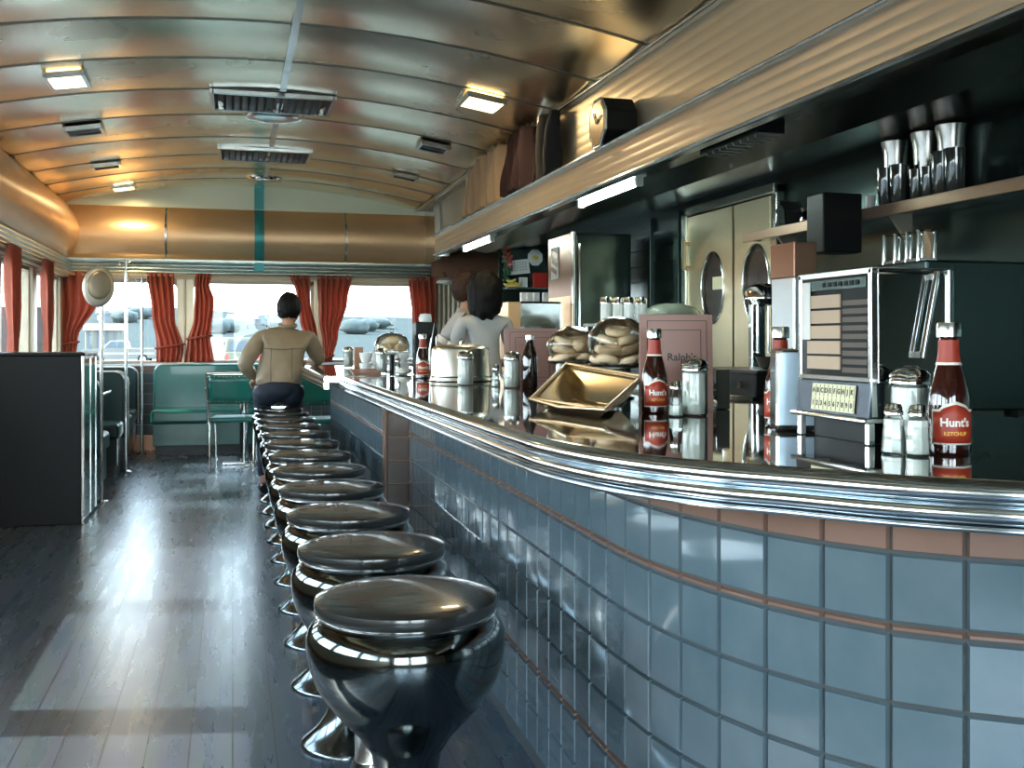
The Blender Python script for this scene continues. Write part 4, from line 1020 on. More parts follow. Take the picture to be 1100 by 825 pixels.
for r_,txt in enumerate(("ABCDEFGHJK","1234567890")):
    for i,ch in enumerate(txt):
        yk=.057-i*.0148; zk=.013-r_*.026
        vs,fs=textmesh(ch,.014,.0003,bold=.0003)
        m.add([Kx@Vector((-.0042-v.z,yk-v.x,zk+v.y)) for v in vs],fs)
        m.box(-.0042,-.0035,yk-.0078,yk-.0070,zk-.012,zk+.012,Kx)
m.build('key_lettering',inkm,t,smooth=0)
[MB().box(a,a+.014,b,b+.014,0,.042).build('foot',chrome_soft,t,smooth=0,bevel=.002) for a in (-hx-.004,hx-.016) for b in (-hy+.002,hy-.016)]
MB().box(-hx+.02,hx-.02,-hy+.03,hy-.03,0,.042).build('shade_block',black,t,smooth=0)  # black block standing in for the shade under the jukebox
m=MB(); m.tube([(.045,-hy-.012,z1-.005),(.012,-hy-.012,.165)],.006,10); m.box(.039,.051,-hy-.014,-hy+.003,z1-.02,z1-.008); m.box(.006,.018,-hy-.014,-hy+.003,.165,.177); m.build('chrome_lever',chrome,t,smooth=40)
# coffee brewer and clutter at the far part
x,y=P(456,5.85); t=thing('coffee_brewer','tall black coffee brewer at the far part of the counter','coffee maker',(x,y,ZC+.0005),-.05)
MB().box(-.06,.06,-.02,.08,0,.30).build('body',black,t,smooth=0,bevel=.008)
MB().box(-.06,.06,-.09,-.0,.22,.30).build('brew_head',black,t,smooth=0,bevel=.008)
MB().box(-.06,.06,-.09,.0,0,.02).build('warming_plate',black,t,smooth=0,bevel=.004)
m=MB(); m.tube([(.02,-.095,.03),(.02,-.095,.15),(.045,-.095,.29)],.006,8); m.build('chrome_bar',chrome,t)
MB().tube([(.066,-.02,0.01),(.066,-.02,.30)],.006,8).build('side_strip',chrome_soft,t)
o=MB().lathe([(0,0),(.035,0),(.038,.02),(.03,.045),(.0,.05)],20).build('white_cup',white); o.location=(x+.005,y,ZC+.301); tag(o,'small white cup upside down on top of the coffee brewer','cup')
x,y=P(421,6.35); t=thing('bun_dome','low glass dome over brown buns on a plate at the far counter','cake dome',(x,y,ZC+.0005))
MB().lathe([(0,0),(.06,0),(.02,.012),(.018,.10),(.11,.118),(.118,.125),(0,.122)],32).build('pedestal_plate',white,t,smooth=40)
MB().shell([(.108,.126),(.108,.17),(.09,.215),(.05,.238),(0,.245)],32).build('glass_cover',glass,t,smooth=60)
MB().ell((0,0,.255),.013,12,8).build('knob',glass,t)
zb=ZC+.0005+.125
for i,(dx,dy) in enumerate(((-.05,-.03),(.05,-.035),(0,.05),(0,-.005))):
    o=MB().ell((0,0,.026),(.045,.045,.027),16,10).build('bun',bread,smooth=80); o.location=(x+dx,y+dy,zb+(.042 if i==3 else 0.001)); tag(o,'round brown bun under the glass dome','bun','buns under the glass dome')
cup0=None
cups=[(393,6.15,0,'stacked white cup at the left of the far pile'),(393,6.15,.062,'stacked white cup on top of the left far pile'),(403,6.64,0,'white cup behind the far sugar shaker'),(403,6.64,.062,'white cup stacked behind the far sugar shaker, upper one'),(433,6.11,0,'white cup right of the bun dome, lower one of its stack'),(433,6.11,.062,'white cup right of the bun dome, upper one of its stack')]
for px,d,dz,l in cups:
    x,y=P(px,d)
    if cup0 is None:
        cup0=thing('coffee_cup',l,'cup',(x,y,ZC+.0005),0,'white cups in the far pile')
        MB().shell([(0,.003),(.022,0),(.025,.002),(.036,.035),(.040,.060),(.038,.060),(.034,.035),(.02,.008),(0,.006)],20).build('cup_body',white,cup0)
        MB().tube([(.037,0,.05),(.056,0,.045),(.056,0,.025),(.033,0,.018)],.004,6).build('handle',white,cup0)
    else: dup(cup0,(x,y,ZC+.0005+dz),random.uniform(0,6),l)
x,y=P(385,6.9); t=tag(MB().box(-.03,.03,-.02,.02,0,.15).build('napkin_holder',copper_brown,smooth=0,bevel=.004),'narrow brown napkin holder at the left end of the far pile','napkin holder'); t.location=(x,y,ZC+.0005)
x,y=P(396,5.95); t=tag(MB().box(-.08,.08,-.10,.10,0,.012,RX(.10)).build('folded_menu',menu_m,smooth=0,bevel=.002),'pink folded menu lying in front of the far cups','menu'); t.location=(x-.02,y,ZC+.008)
x,y=P(419,6.0); o=MB().lathe([(0,0),(.012,0),(.015,.11),(.014,.113),(0,.11)],16).build('black_bottle',black); o.location=(x+.01,y,ZC+.0005); tag(o,'slim black bottle right of the far sugar shaker','bottle')
x,y=P(436,5.9); o=MB().ell((0,0,.02),(.05,.035,.02),16,8,fn=lambda p,d:p*(1+.25*noise.noise(d*4))).build('crumpled_napkin',paper,smooth=80); o.location=(x-.02,y-.04,ZC+.002); tag(o,'crumpled white napkin on the far counter near the coffee brewer','napkin')
x,y=P(382,5.05) 

# ------------------------------------------------------------------ booths, left partition, poles
def bench(label,x0,x1,y,facing,group,mt,zb=.88):
    """bench with its back at y, seat extending along facing (+1/-1)"""
    t=thing('booth_bench',label,'booth seat',((x0+x1)/2,y,0),0 if facing>0 else PI,group); w=(x1-x0)/2
    m=MB(); n=8; r=.09
    pol=[(-w,.30),(w,.30)]+[(w-r+r*math.cos(a),zb-r+r*math.sin(a)) for a in [i*PI/2/n for i in range(n+1)]]+[(-w+r+r*math.cos(a),zb-r+r*math.sin(a)) for a in [PI/2+i*PI/2/n for i in range(n+1)]]
    M=Matrix(((1,0,0,0),(0,0,1,0),(0,1,0,0),(0,0,0,1)))
    m.prism(pol,-.05,.05,M); m.build('backrest',mt,t,smooth=30,bevel=.018,seg=3)
    MB().box(-w,w,.05,.50,.32,.46).build('seat',mt,t,smooth=0,bevel=.035,seg=4)
    MB().box(-w+.02,w-.02,-.04,.44,.10,.325).build('seat_base',mt,t,smooth=0,bevel=.004)
    MB().box(-w+.04,w-.04,-.02,.40,0,.10).build('plinth',dark,t,smooth=0)
    m=MB(); pts=[Vector((a,-.052,b)) for a,b in pol[1:]]+[Vector((-w,-.052,.30))]; m.tube(pts,.008,6); m.build('piping',mat('piping_white',(.6,.64,.6),.2,.3) if 'piping_white' not in MT else MT['piping_white'],t,smooth=60)
    return t
xa=-.92
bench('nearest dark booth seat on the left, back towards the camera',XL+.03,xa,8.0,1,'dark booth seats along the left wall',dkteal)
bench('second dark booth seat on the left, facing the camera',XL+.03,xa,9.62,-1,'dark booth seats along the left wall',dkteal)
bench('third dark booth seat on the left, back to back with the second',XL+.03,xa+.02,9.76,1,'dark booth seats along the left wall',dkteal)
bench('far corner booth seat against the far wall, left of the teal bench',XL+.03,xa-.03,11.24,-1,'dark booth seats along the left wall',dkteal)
def booth_table(label,x0,x1,y):
    t=thing('booth_table',label,'table',((x0+x1)/2,y,0),0,'tables between the booth seats'); w=(x1-x0)/2
    MB().box(-w,w,-.27,.27,.715,.745).build('tabletop',laminate,t,smooth=0,bevel=.01); MB().box(-w-.003,w+.006,-.275,.275,.718,.742).build('edge_band',chrome_soft,t,smooth=0,bevel=.008)
    MB().tube([(.1,0,.03),(.1,0,.715)],.035,14).build('pedestal',chrome_soft,t); MB().lathe([(0,0),(.2,0),(.2,.01),(.05,.035),(0,.035)],24,T(.1,0,0)).build('foot',dark,t)
booth_table('booth table between the two nearest dark booth seats',XL+.03,-.98,8.82)
booth_table('booth table in the far left corner between dark booth seats',XL+.03,-.98,10.5)
t=bench('bright teal bench under the far window',atY(163,440,10.9).x,atY(300,440,10.9).x,11.19,-1,None,teal,zb=.905)
# table and chairs near the teal bench
c=atz(262,412,.74); 
t=thing('dining_table','small chrome edged table behind the green chair','table',(c.x+.02,9.85,0)); 
w=.36
MB().box(-w,w,-.33,.33,.72,.74).build('tabletop',mat('table_top_teal',(.05,.16,.13),0,.2),t,smooth=0,bevel=.02)
MB().box(-w-.004,w+.004,-.334,.334,.712,.736).build('edge_band',chrome,t,smooth=0,bevel=.018)
MB().tube([(-.02,0,.03),(-.02,0,.712)],.04,16).tube([(.09,0,.03),(.09,0,.712)],.025,16).build('pedestal',chrome,t)
MB().box(-.22,.22,-.03,.03,.0,.03).box(-.03,.03,-.22,.22,0,.03).build('cross_foot',chrome_soft,t,smooth=0,bevel=.006)
def chair(label,x,y,rz):
    t=thing('dining_chair',label,'chair',(x,y,0),rz,'green chrome chairs near the far window')
    MB().box(-.20,.20,-.19,.20,.43,.475).build('seat',teal,t,smooth=0,bevel=.018,seg=3)
    m=MB()
    m.grid(lambda u,v:(-.19+.38*u,-.205-.03*v+.025*(1-abs(2*u-1)**2),.60+v*.255),10,4); m.build('backrest',teal,t,smooth=60,solid=.035)
    for s in (-1,1):
        MB().tube([(s*.205,-.245,.87),(s*.205,-.215,.62),(s*.20,-.19,.45),(s*.19,-.20,.40),(s*.185,-.215,0)],.0125,10).build('rear_leg',chrome,t)
        MB().tube([(s*.20,-.19,.43),(s*.20,.15,.425),(s*.195,.185,.39),(s*.185,.20,0)],.0125,10).build('front_leg',chrome,t)
    m=MB(); m.tube([(-.205,-.245,.868),(0,-.232,.874),(.205,-.245,.868)],.0125,10); m.build('top_rail',chrome,t)
    m=MB(); 
    for i in range(11): m.ell((-.175+i*.035,-.262+.02*(1-abs(2*(i/10)-1)**2),.835),.006,8,6)
    for i in range(11): m.ell((-.175+i*.035,-.232+.02*(1-abs(2*(i/10)-1)**2),.615),.005,8,6)
    m.build('brass_studs',gold,t)
    return t
c=atd(252,430,9.15)
ch=chair('green vinyl chrome chair left of the seated man',c.x,c.y+.05,-.12)
c=atd(338,430,9.0); dup(ch,(c.x,c.y,0),.15,'green vinyl chrome chair seen between the man and the counter end')
# coat poles
for i,(px,yy,l) in enumerate(((109,7.93,'thin chrome pole at the nearest booth seat, carrying the oval fitting'),(135.5,9.69,'thin chrome pole between the back to back booth seats'),(152.5,11.15,'thin chrome pole in the far left corner'))):
    c=atY(px,400,yy-.10); t=thing('coat_pole',l,'pole',(c.x+.0,yy-.10,0),0,'thin chrome poles along the booths'); top=[1.50,1.87,1.80][i]
    MB().tube([(0,0,0.01),(0,0,top)],.0125,10).build('shaft',chrome_soft,t); MB().lathe([(0,0),(.05,0),(.045,.012),(.013,.02),(0,.02)],20).build('base_flange',chrome,t)
    if i: 
        MB().tube([(-.05,0,top-.06),(-.06,0,top-.02),(0,0,top-.04),(.06,0,top-.02),(.05,0,top-.06)],.006,8).build('hook',chrome,t)
c=atY(105,308,7.80); t=thing('oval_fitting','oval chrome housed fitting on top of the thin pole, upper left','mirror',(c.x,7.82,c.z)); t.rotation_euler=(0,.08,.25)  # stand-in for an oval fitting of unclear use
MB().lathe([(0,.05),(.07,.045),(.10,.02),(.108,-.015),(.104,-.035),(.09,-.045),(.0,-.045)],36,Matrix(((1,0,0,0),(0,0,1,0),(0,1.35,0,0),(0,0,0,1)))).build('housing',mat('aged_chrome',(.55,.50,.40),.5,.42),t,smooth=60)
MB().lathe([(0,-.050),(.06,-.052),(.078,-.049),(.08,-.046),(0,-.045)],32,Matrix(((1,0,0,.0),(0,0,1,0),(0,1.28,0,.01),(0,0,0,1)))).build('oval_face',mat('oval_face_brown',(.34,.28,.20),.6,.3),t,smooth=60)
MB().tube([(0,.02,-.12),(0,.02,-.03)],.014,10).build('mount',chrome_soft,t)
# dark partition cabinet at left
t=thing('partition_cabinet','tall black cabinet with polished green side at the left edge of the aisle','cabinet',(XL+.02,6.92,0)); w=-.905-XL-.02
MB().box(0,w-.012,0,.62,.0,1.06).build('body',black,t,smooth=0,bevel=.006)
MB().box(w-.012,w,.015,.605,.02,1.04).build('side_panel',mat('green_mirror_side',(.16,.30,.28),1,.10),t,smooth=0)
m=MB(); m.box(w-.014,w+.006,0,.02,0,1.06); m.box(w-.014,w+.006,.60,.62,0,1.06); m.box(w-.014,w+.006,.33,.345,0,1.06); m.build('chrome_strips',chrome,t,smooth=0,bevel=.003)
MB().box(-.0,w+.01,-.01,.63,1.06,1.078).build('top_board',black,t,smooth=0,bevel=.004)

# ------------------------------------------------------------------ people
def skin_obj(name,J,E,root,mt,parent=None,loc=None,sub=2,extra=None,disp=None):
    names=list(J); me=bpy.data.meshes.new(name); off=Vector(loc) if loc is not None else Vector()
    me.from_pydata([Vector(J[n][:3])-off for n in names],[(names.index(a),names.index(b)) for a,b in E],[])
    o=bpy.data.objects.new(name,me); COL.objects.link(o)
    md=o.modifiers.new('Skin','SKIN'); md.branch_smoothing=.6; md.use_smooth_shade=True
    sv=me.skin_vertices[0].data
    for i,n in enumerate(names):
        r=J[n][3]; sv[i].radius=(r,r) if not isinstance(r,tuple) else r; sv[i].use_root=(n==root)
    s=o.modifiers.new('Sub','SUBSURF'); s.levels=sub; s.render_levels=sub
    dg=bpy.context.evaluated_depsgraph_get(); dg.update(); ev=o.evaluated_get(dg); m2=bpy.data.meshes.new_from_object(ev)
    vs=[v.co.copy() for v in m2.vertices]; fs=[list(p.vertices) for p in m2.polygons]
    bpy.data.objects.remove(o); bpy.data.meshes.remove(me); bpy.data.meshes.remove(m2)
    mb=MB(); mb.add(vs,fs)
    if disp:
        mb.v=[disp(v) for v in mb.v]
    if extra: 
        for e in extra: mb.add([v-off for v in e.v],e.f)
    return mb,off
def head_mb(c,yaw,pitch=0,s=1.0):
    m=MB(); M=T(*c)@RZ(yaw)@RX(pitch)@Matrix.Scale(s,4)       # face looks along local +Y
    def f(p,d):
        q=p.copy()
        if d.z<0: 
            k=1-.28*(-d.z)**1.2; q.x*=k
            if d.y>0: q.y*=1-.05*-d.z
            else: q.y*=1-.30*(-d.z)
        if d.y>.3 and abs(d.x)<.35: q.y+=.010*math.exp(-((d.z+.12)/.10)**2)*(1-abs(d.x)/.35)
        if d.y>.6 and abs(d.z-.05)<.25 and .2<abs(d.x)<.6: q.y-=.008
        return q
    m.ell((0,0,0),(.076,.096,.118),36,26,fn=f,M=M)
    # nose, ears, lips, brow
    m.ell((0,.100,-.018),(.012,.018,.022),12,10,M=M); m.ell((0,.108,-.030),(.014,.012,.009),12,8,M=M)
    for sx in (-1,1):
        m.ell((sx*.078,-.005,-.012),(.008,.018,.030),12,10,M=M)
        m.ell((sx*.030,.083,.012),(.013,.010,.008),10,8,M=M)
    m.ell((0,.092,-.062),(.022,.009,.006),12,8,M=M); m.ell((0,.090,-.071),(.018,.009,.006),12,8,M=M); m.ell((0,.072,-.100),(.026,.022,.016),12,8,M=M)
    return m,M
def hand_mb(w,dirv,palmn,side,curl=.6,s=1.0):
    """w wrist point, dirv along the hand, palmn out of the palm, side: +1/-1 thumb side"""
    dirv=Vector(dirv).normalized(); palmn=Vector(palmn); palmn=(palmn-dirv*palmn.dot(dirv)).normalized(); lat=dirv.cross(palmn)*side; w=Vector(w)
    m=MB()
    B=Matrix((lat,palmn,dirv)).transposed().to_4x4(); 
    m.ell((0,0,.045*s),(.040*s,.015*s,.050*s),16,12,M=T(*w)@B)
    for i,(o,L) in enumerate(((.028,.072),(.010,.080),(-.009,.074),(-.027,.058))):
        p=w+lat*o*s+dirv*.082*s; pts=[p]; d=dirv.copy(); 
        for k in range(3):
            d=(Matrix.Rotation(-curl*(.7 if k==0 else 1),3,lat*side)@d) if False else (d*math.cos(curl)+palmn*math.sin(curl)).normalized() if k==0 else (d*math.cos(curl*.8)+palmn*math.sin(curl*.8)).normalized()
            pts.append(pts[-1]+d*L*s*(.45,.32,.23)[k])
        m.tube(pts,[.0088*s,.0085*s,.0078*s,.0055*s],8)
    p=w+lat*.030*s+dirv*.025*s; m.tube([p,p+(lat*.8+dirv*.6)*.032*s,p+(lat*.7+dirv*1.3)*.048*s+palmn*.015*s],[.012*s,.010*s,.007*s],8)
    return m
# seated man, back to the camera
sx,sy=.3225,7.564
def W(x,y,z,r): return (sx+x,sy+y,z,r)
J=dict(pel=W(0,0,.79,(.105,.085)),waist=W(.0,.01,.87,(.125,.095)),chest=W(.02,.05,1.03,(.15,.105)),up=W(.045,.085,1.165,(.145,.09)),neck=W(.065,.11,1.255,.052),head=W(.075,.125,1.33,.055),
 ls=W(-.115,.085,1.185,.060),le=W(-.245,.00,.985,.045),lw=W(-.165,.16,.88,.028),
 rs=W(.205,.10,1.185,.060),re=W(.305,.20,1.005,.045),rw=W(.24,.42,.995,.028),
 lh=W(-.09,.03,.785,.088),lk=W(-.11,.40,.765,.060),la=W(-.09,.40,.30,.045),lf=W(-.09,.36,.07,.040),lt=W(-.09,.50,.045,.035),
 rh=W(.09,.03,.785,.088),rk=W(.13,.42,.765,.065),ra=W(.14,.38,.30,.045),rf=W(.14,.32,.07,.040),rt=W(.15,.47,.045,.035))
E=[('pel','waist'),('waist','chest'),('chest','up'),('up','neck'),('neck','head'),('up','ls'),('ls','le'),('le','lw'),('up','rs'),('rs','re'),('re','rw'),('pel','lh'),('lh','lk'),('lk','la'),('la','lf'),('lf','lt'),('pel','rh'),('rh','rk'),('rk','ra'),('ra','rf'),('rf','rt')]
base_man=Vector((sx,sy,0))
hc=(sx+.078,sy+.14,1.375)
hm,HM=head_mb(hc,-.25,-.12)
J2={k:(v[0],v[1],v[2],v[3] if isinstance(v[3],tuple) else v[3]*(.66 if k in('lh','rh') else .80 if k in('ls','rs','lk','rk','le','re') else .92)) for k,v in J.items()}
for k in ('pel','waist','chest','up'): J2[k]=J2[k][:3]+((J[k][3][0]*.66,J[k][3][1]*.66),)
J2['rs']=W(.185,.10,1.150,.036); J2['ls']=W(-.10,.085,1.150,.036); J2['up']=W(.045,.085,1.13,(.08,.06))
mb,off=skin_obj('person',J2,E,'pel',skin,loc=base_man,extra=[hm,hand_mb(J['lw'][:3],(.4,.7,-.5),(.3,0,-1),1),hand_mb(J['rw'][:3],(-.5,.9,-.05),(0,0,-1),-1)])
man=mb.build('person',skin,smooth=80); man.location=base_man
tag(man,'man in tan jacket and dark jeans seated on the last stool, back turned','person')
Jj={k:J[k] for k in ('waist','chest','up','ls','le','rs','re')}
Jj['hem']=W(0,.0,.80,(.180,.135)); Jj['waist']=W(.0,.01,.88,(.178,.130)); Jj['chest']=W(.02,.05,1.03,(.192,.130)); Jj['up']=W(.045,.085,1.165,(.175,.105)); Jj['col']=W(.065,.105,1.245,.066)
Jj['ls']=W(-.12,.085,1.18,.078); Jj['rs']=W(.21,.10,1.18,.082); Jj['le']=W(-.25,.00,.985,.064); Jj['re']=W(.305,.20,1.010,.058); Jj['lw2']=W(-.18,.13,.895,.046); Jj['rw2']=W(.25,.385,1.005,.043)
Ej=[('hem','waist'),('waist','chest'),('chest','up'),('up','col'),('up','ls'),('ls','le'),('le','lw2'),('up','rs'),('rs','re'),('re','rw2')]
wr=lambda v:v+Vector((1,1,.3)).normalized()*0.016*noise.noise(v*9)+Vector((.4,1,0))*0.009*noise.noise(Vector((v.x*14,v.y*14,v.z*30)))
mb,_=skin_obj('jacket',Jj,Ej,'hem',jacket_m,loc=base_man,disp=wr,sub=3); jk=mb.build('jacket',jacket_m,man,smooth=80)
m=MB(); m.tube([Vector((.065+.06*math.cos(a),.105+.055*math.sin(a),1.265+.01*math.sin(a))) for a in [i*2*PI/20 for i in range(21)]],.014,8); m.build('collar',jacket_m,jk)
m=MB(); m.lathe([(.165,.785),(.172,.79),(.172,.825),(.165,.83)],32,sy=.78); m.build('waistband',jacket_m,jk)
m=MB(); 
for xx in (-.062,.085): m.tube([(xx,-.095,.83),(xx,-.088,.98),(xx+.005,-.05,1.10)],.0025,6)
m.tube([(-.12,-.035,1.10),(.02,-.058,1.09),(.17,-.03,1.10)],.0025,6)
m.build('seams',mat('seam_brown',(.13,.10,.06),0,.7),jk)
Jt={k:J[k] for k in ('lh','lk','la','rh','rk','ra')}
Jt['pel']=W(0,0,.79,(.175,.135)); Jt['top']=W(0,0,.85,(.165,.125)); Jt['lh']=W(-.10,.05,.785,.098);Jt['rh']=W(.10,.05,.785,.098)
for k in ('lk','rk'): Jt[k]=J[k][:3]+(.075,)
Jt['la']=J['la'][:3]+(.060,);Jt['ra']=J['ra'][:3]+(.060,);Jt['lc']=W(-.09,.38,.11,.058);Jt['rc']=W(.14,.34,.11,.058)
mb,_=skin_obj('jeans',Jt,[('top','pel'),('pel','lh'),('lh','lk'),('lk','la'),('la','lc'),('pel','rh'),('rh','rk'),('rk','ra'),('ra','rc')],'pel',denim,loc=base_man,extra=[MB().ell((sx-.075,sy-.02,.775),(.105,.125,.086)).ell((sx+.075,sy-.02,.775),(.105,.125,.086)).ell((sx,sy-.022,.795),(.16,.150,.085))]); mb.build('jeans',denim,man,smooth=80)
for s_,(a,b) in enumerate((((-.09,.36),(-.09,.50)),((.14,.32),(.15,.47)))):
    m=MB(); m.tube([(a[0],a[1]-.06,.045),(a[0],a[1],.05),(b[0],b[1],.04),(b[0],b[1]+.05,.035)],[.035,.045,.045,.025],12); m.box(a[0]-.04,b[0]+.05,a[1]-.07,b[1]+.05,0,.012) if False else None; m.build('shoe',black,man)
def hairf(amp,fr,cut):
    def f(p,d):
        q=p*(1+amp*noise.noise(d*fr)); return q
    return f
def hair_short(HM):
    m=MB()
    def f(p,d):
        q=p*(1+.07*noise.noise(d*4)+.03*noise.noise(d*11))
        if d.y>.25 and d.z<.45: q=q*.80        # keep the face free
        if d.z<-.25: q=q*(1-.30*(-d.z-.25))
        return q
    m.ell((0,-.012,.014),(.088,.106,.122),40,28,fn=f,M=HM); return m
hm=hair_short(HM); hm.v=[v-base_man for v in hm.v]; hm.build('hair',hair_b,man,smooth=80)

# waitresses
def waitress(label,x,y,zt,yaw,hairm,long,armL,armR,nm):
    s=zt/1.66
    def W(a,b,c,r):
        q=RZ(yaw)@Vector((a*s,b*s,0)); 
        return (x+q.x,y+q.y,c*s,(r[0]*s,r[1]*s) if isinstance(r,tuple) else r*s)
    J=dict(pel=W(0,0,.90,(.100,.08)),waist=W(0,.0,1.04,(.08,.065)),chest=W(0,.01,1.19,(.09,.065)),up=W(0,.0,1.30,(.08,.055)),neck=W(0,.005,1.40,.042),head=W(0,.015,1.46,.045),
      ls=W(-.150,0,1.305,.036),le=W(*armL[0],.035),lw=W(*armL[1],.023),rs=W(.150,0,1.305,.036),re=W(*armR[0],.035),rw=W(*armR[1],.023),
      lh=W(-.085,0,.85,.085),lk=W(-.085,.01,.48,.055),la=W(-.085,-.01,.09,.035),lt=W(-.09,.12,.035,.030),rh=W(.085,0,.85,.085),rk=W(.085,.01,.48,.055),ra=W(.085,-.01,.09,.035),rt=W(.09,.12,.035,.030))
    E=[('pel','waist'),('waist','chest'),('chest','up'),('up','neck'),('neck','head'),('up','ls'),('ls','le'),('le','lw'),('up','rs'),('rs','re'),('re','rw'),('pel','lh'),('lh','lk'),('lk','la'),('la','lt'),('pel','rh'),('rh','rk'),('rk','ra'),('ra','rt')]
    base=Vector((x,y,0)); q=RZ(yaw)@Vector((0,.025*s,0))
    hm,HM=head_mb((x+q.x,y+q.y,1.525*s),yaw,-.12,s*.97)
    def hv(a,b): return (Vector(J[b][:3])-Vector(J[a][:3]))
    R=RZ(yaw)
    mb,_=skin_obj('person',J,E,'pel',skin,loc=base,extra=[hm,hand_mb(J['lw'][:3],hv('le','lw'),R@Vector((.5,.3,-.8)),1,.4,s*.9),hand_mb(J['rw'][:3],hv('re','rw'),R@Vector((-.5,.3,-.8)),-1,.4,s*.9)])
    p=mb.build('person',skin,smooth=80); p.location=base; tag(p,label,'person')
    D={k:J[k] for k in ('ls','rs')}
    D['hem']=W(0,0,.52,(.19,.16)); D['pel']=W(0,0,.90,(.150,.122)); D['waist']=W(0,0,1.06,(.120,.098)); D['chest']=W(0,.01,1.19,(.135,.105)); D['up']=W(0,0,1.315,(.125,.09)); D['col']=W(0,.0,1.385,.062)
    D['ls']=W(-.155,0,1.315,.066); D['rs']=W(.155,0,1.315,.066)
    for a,b,n in (('ls','le','lq'),('rs','re','rq')):
        va=Vector(D[a][:3]); vb=Vector(J[b][:3]); D[n]=(*va.lerp(vb,.72),.058*s)
    mb,_=skin_obj('uniform',D,[('hem','pel'),('pel','waist'),('waist','chest'),('chest','up'),('up','col'),('up','ls'),('ls','lq'),('up','rs'),('rs','rq')],'hem',uniform,loc=base,disp=lambda v:v+Vector((1,1,0))*0.006*noise.noise(v*11),sub=3)
    u=mb.build('uniform',uniform,p,smooth=80)
    for a,b in (('ls','le'),('rs','re')):
        va=Vector(D[a][:3]); vb=Vector(J[b][:3]); c1=va.lerp(vb,.66)-base; c2=va.lerp(vb,.80)-base
        MB().tube([c1,c2],[.056*s,.058*s],18).build('sleeve_cuff',white_cloth,u)
    for sd in ('la','ra'):
        v=Vector(J[sd][:3])-base; f=R@Vector((0,.13,0)); MB().tube([v+Vector((0,0,-.055))-f*.3,v+Vector((0,0,-.05)),v+f*.8+Vector((0,0,-.06)),v+f*1.15+Vector((0,0,-.065))],[.025,.036,.036,.022],12).build('shoe',white,p)
    m=MB()
    if long:
        def f(pp,d):
            q=pp*(1+.10*noise.noise(d*3.5+Vector((5,0,0)))+.05*noise.noise(d*9))
            if d.y>.35 and d.z<.5: q=Vector((q.x,q.y*.72,q.z))
            if d.z<0: q.x*=1+.12*-d.z; q.z*=1.42
            return q
        m.ell((0,-.026,-.010),(.128,.122,.160),48,34,fn=f,M=HM)
    else:
        def f(pp,d):
            q=pp*(1+.08*noise.noise(d*3.5)+.04*noise.noise(d*9))
            if d.y>.2 and d.z<.42: q=Vector((q.x*.95,q.y*.74,q.z))
            return q
        m.ell((0,-.018,.010),(.098,.112,.130),48,34,fn=f,M=HM)
    m.v=[v-base for v in m.v]; m.build('hair',hairm,p,smooth=80)
    return p
x,y=P(520,6.95)
waitress('waitress with dark shoulder length hair in grey uniform, back to the camera',x,y,1.625,.10,hair_b,True,((-.21,.06,1.08),(-.12,.26,1.0)),((.23,.02,1.07),(.14,.22,.98)),'a')
x,y=P(499,7.55)
waitress('brown haired waitress in pale uniform, partly hidden behind the dark haired one',x,y,1.68,-1.95,hair_r,False,((-.20,.03,1.06),(-.10,.16,.98)),((.20,-.17,1.07),(.19,.05,.97)),'b')
# ------------------------------------------------------------------ outdoors
gm=mat('dry_ground',(.026,.035,.035),0,1,noise=.25,nscale=.05,ncol=(.044,.048,.042),spec=0)
def gz(x,y):
    t=max(0,min(1,(y-95)/330)); t=t*t*(3-2*t)
    return -.6+t*(13+2.2*noise.noise(Vector((x*.012,y*.01,0)))*2)-max(0,(x+20)/60)*t*3.0
m=MB(); m.grid(lambda u,v:((-260+u*420),12.5+v**1.6*430,gz(-260+u*420,12.5+v**1.6*430)),60,50); struct('ground_terrain',m,gm,smooth=60)
m=MB(); m.box(-60,XL-.2,-30,12.5,-.66,-.6); m.box(XL-.2,160,-30,YN-.3,-.66,-.6); struct('ground_yard',m,mat('yard_asphalt',(.10,.105,.105),0,.9,noise=.1),smooth=0)
struct('ground_foundation',MB().box(XL-.15,XB+.15,YN-.15,YF+.15,-.66,-.03),dark,smooth=0)
m=MB(); m.box(-150,130,86,94,-.62,-.52); struct('ground_road',m,mat('pale_road',(.07,.07,.066),0,.9,noise=.05),smooth=0)
# far blue mountain
m=MB()
def mg(u,v):
    x=-120+u*420; y=620+v*300; h=19*math.exp(-((x-118)/34)**2)+9*math.exp(-((x+30)/90)**2)+8
    return (x,y,-5+h*math.sin(PI*min(1,v*1.0))+3*noise.noise(Vector((x*.03,y*.03,0))))
m.grid(mg,60,16); struct('far_hills',m,mat('hazy_blue',(.038,.058,.075),0,1,noise=.06,nscale=.02),smooth=60)
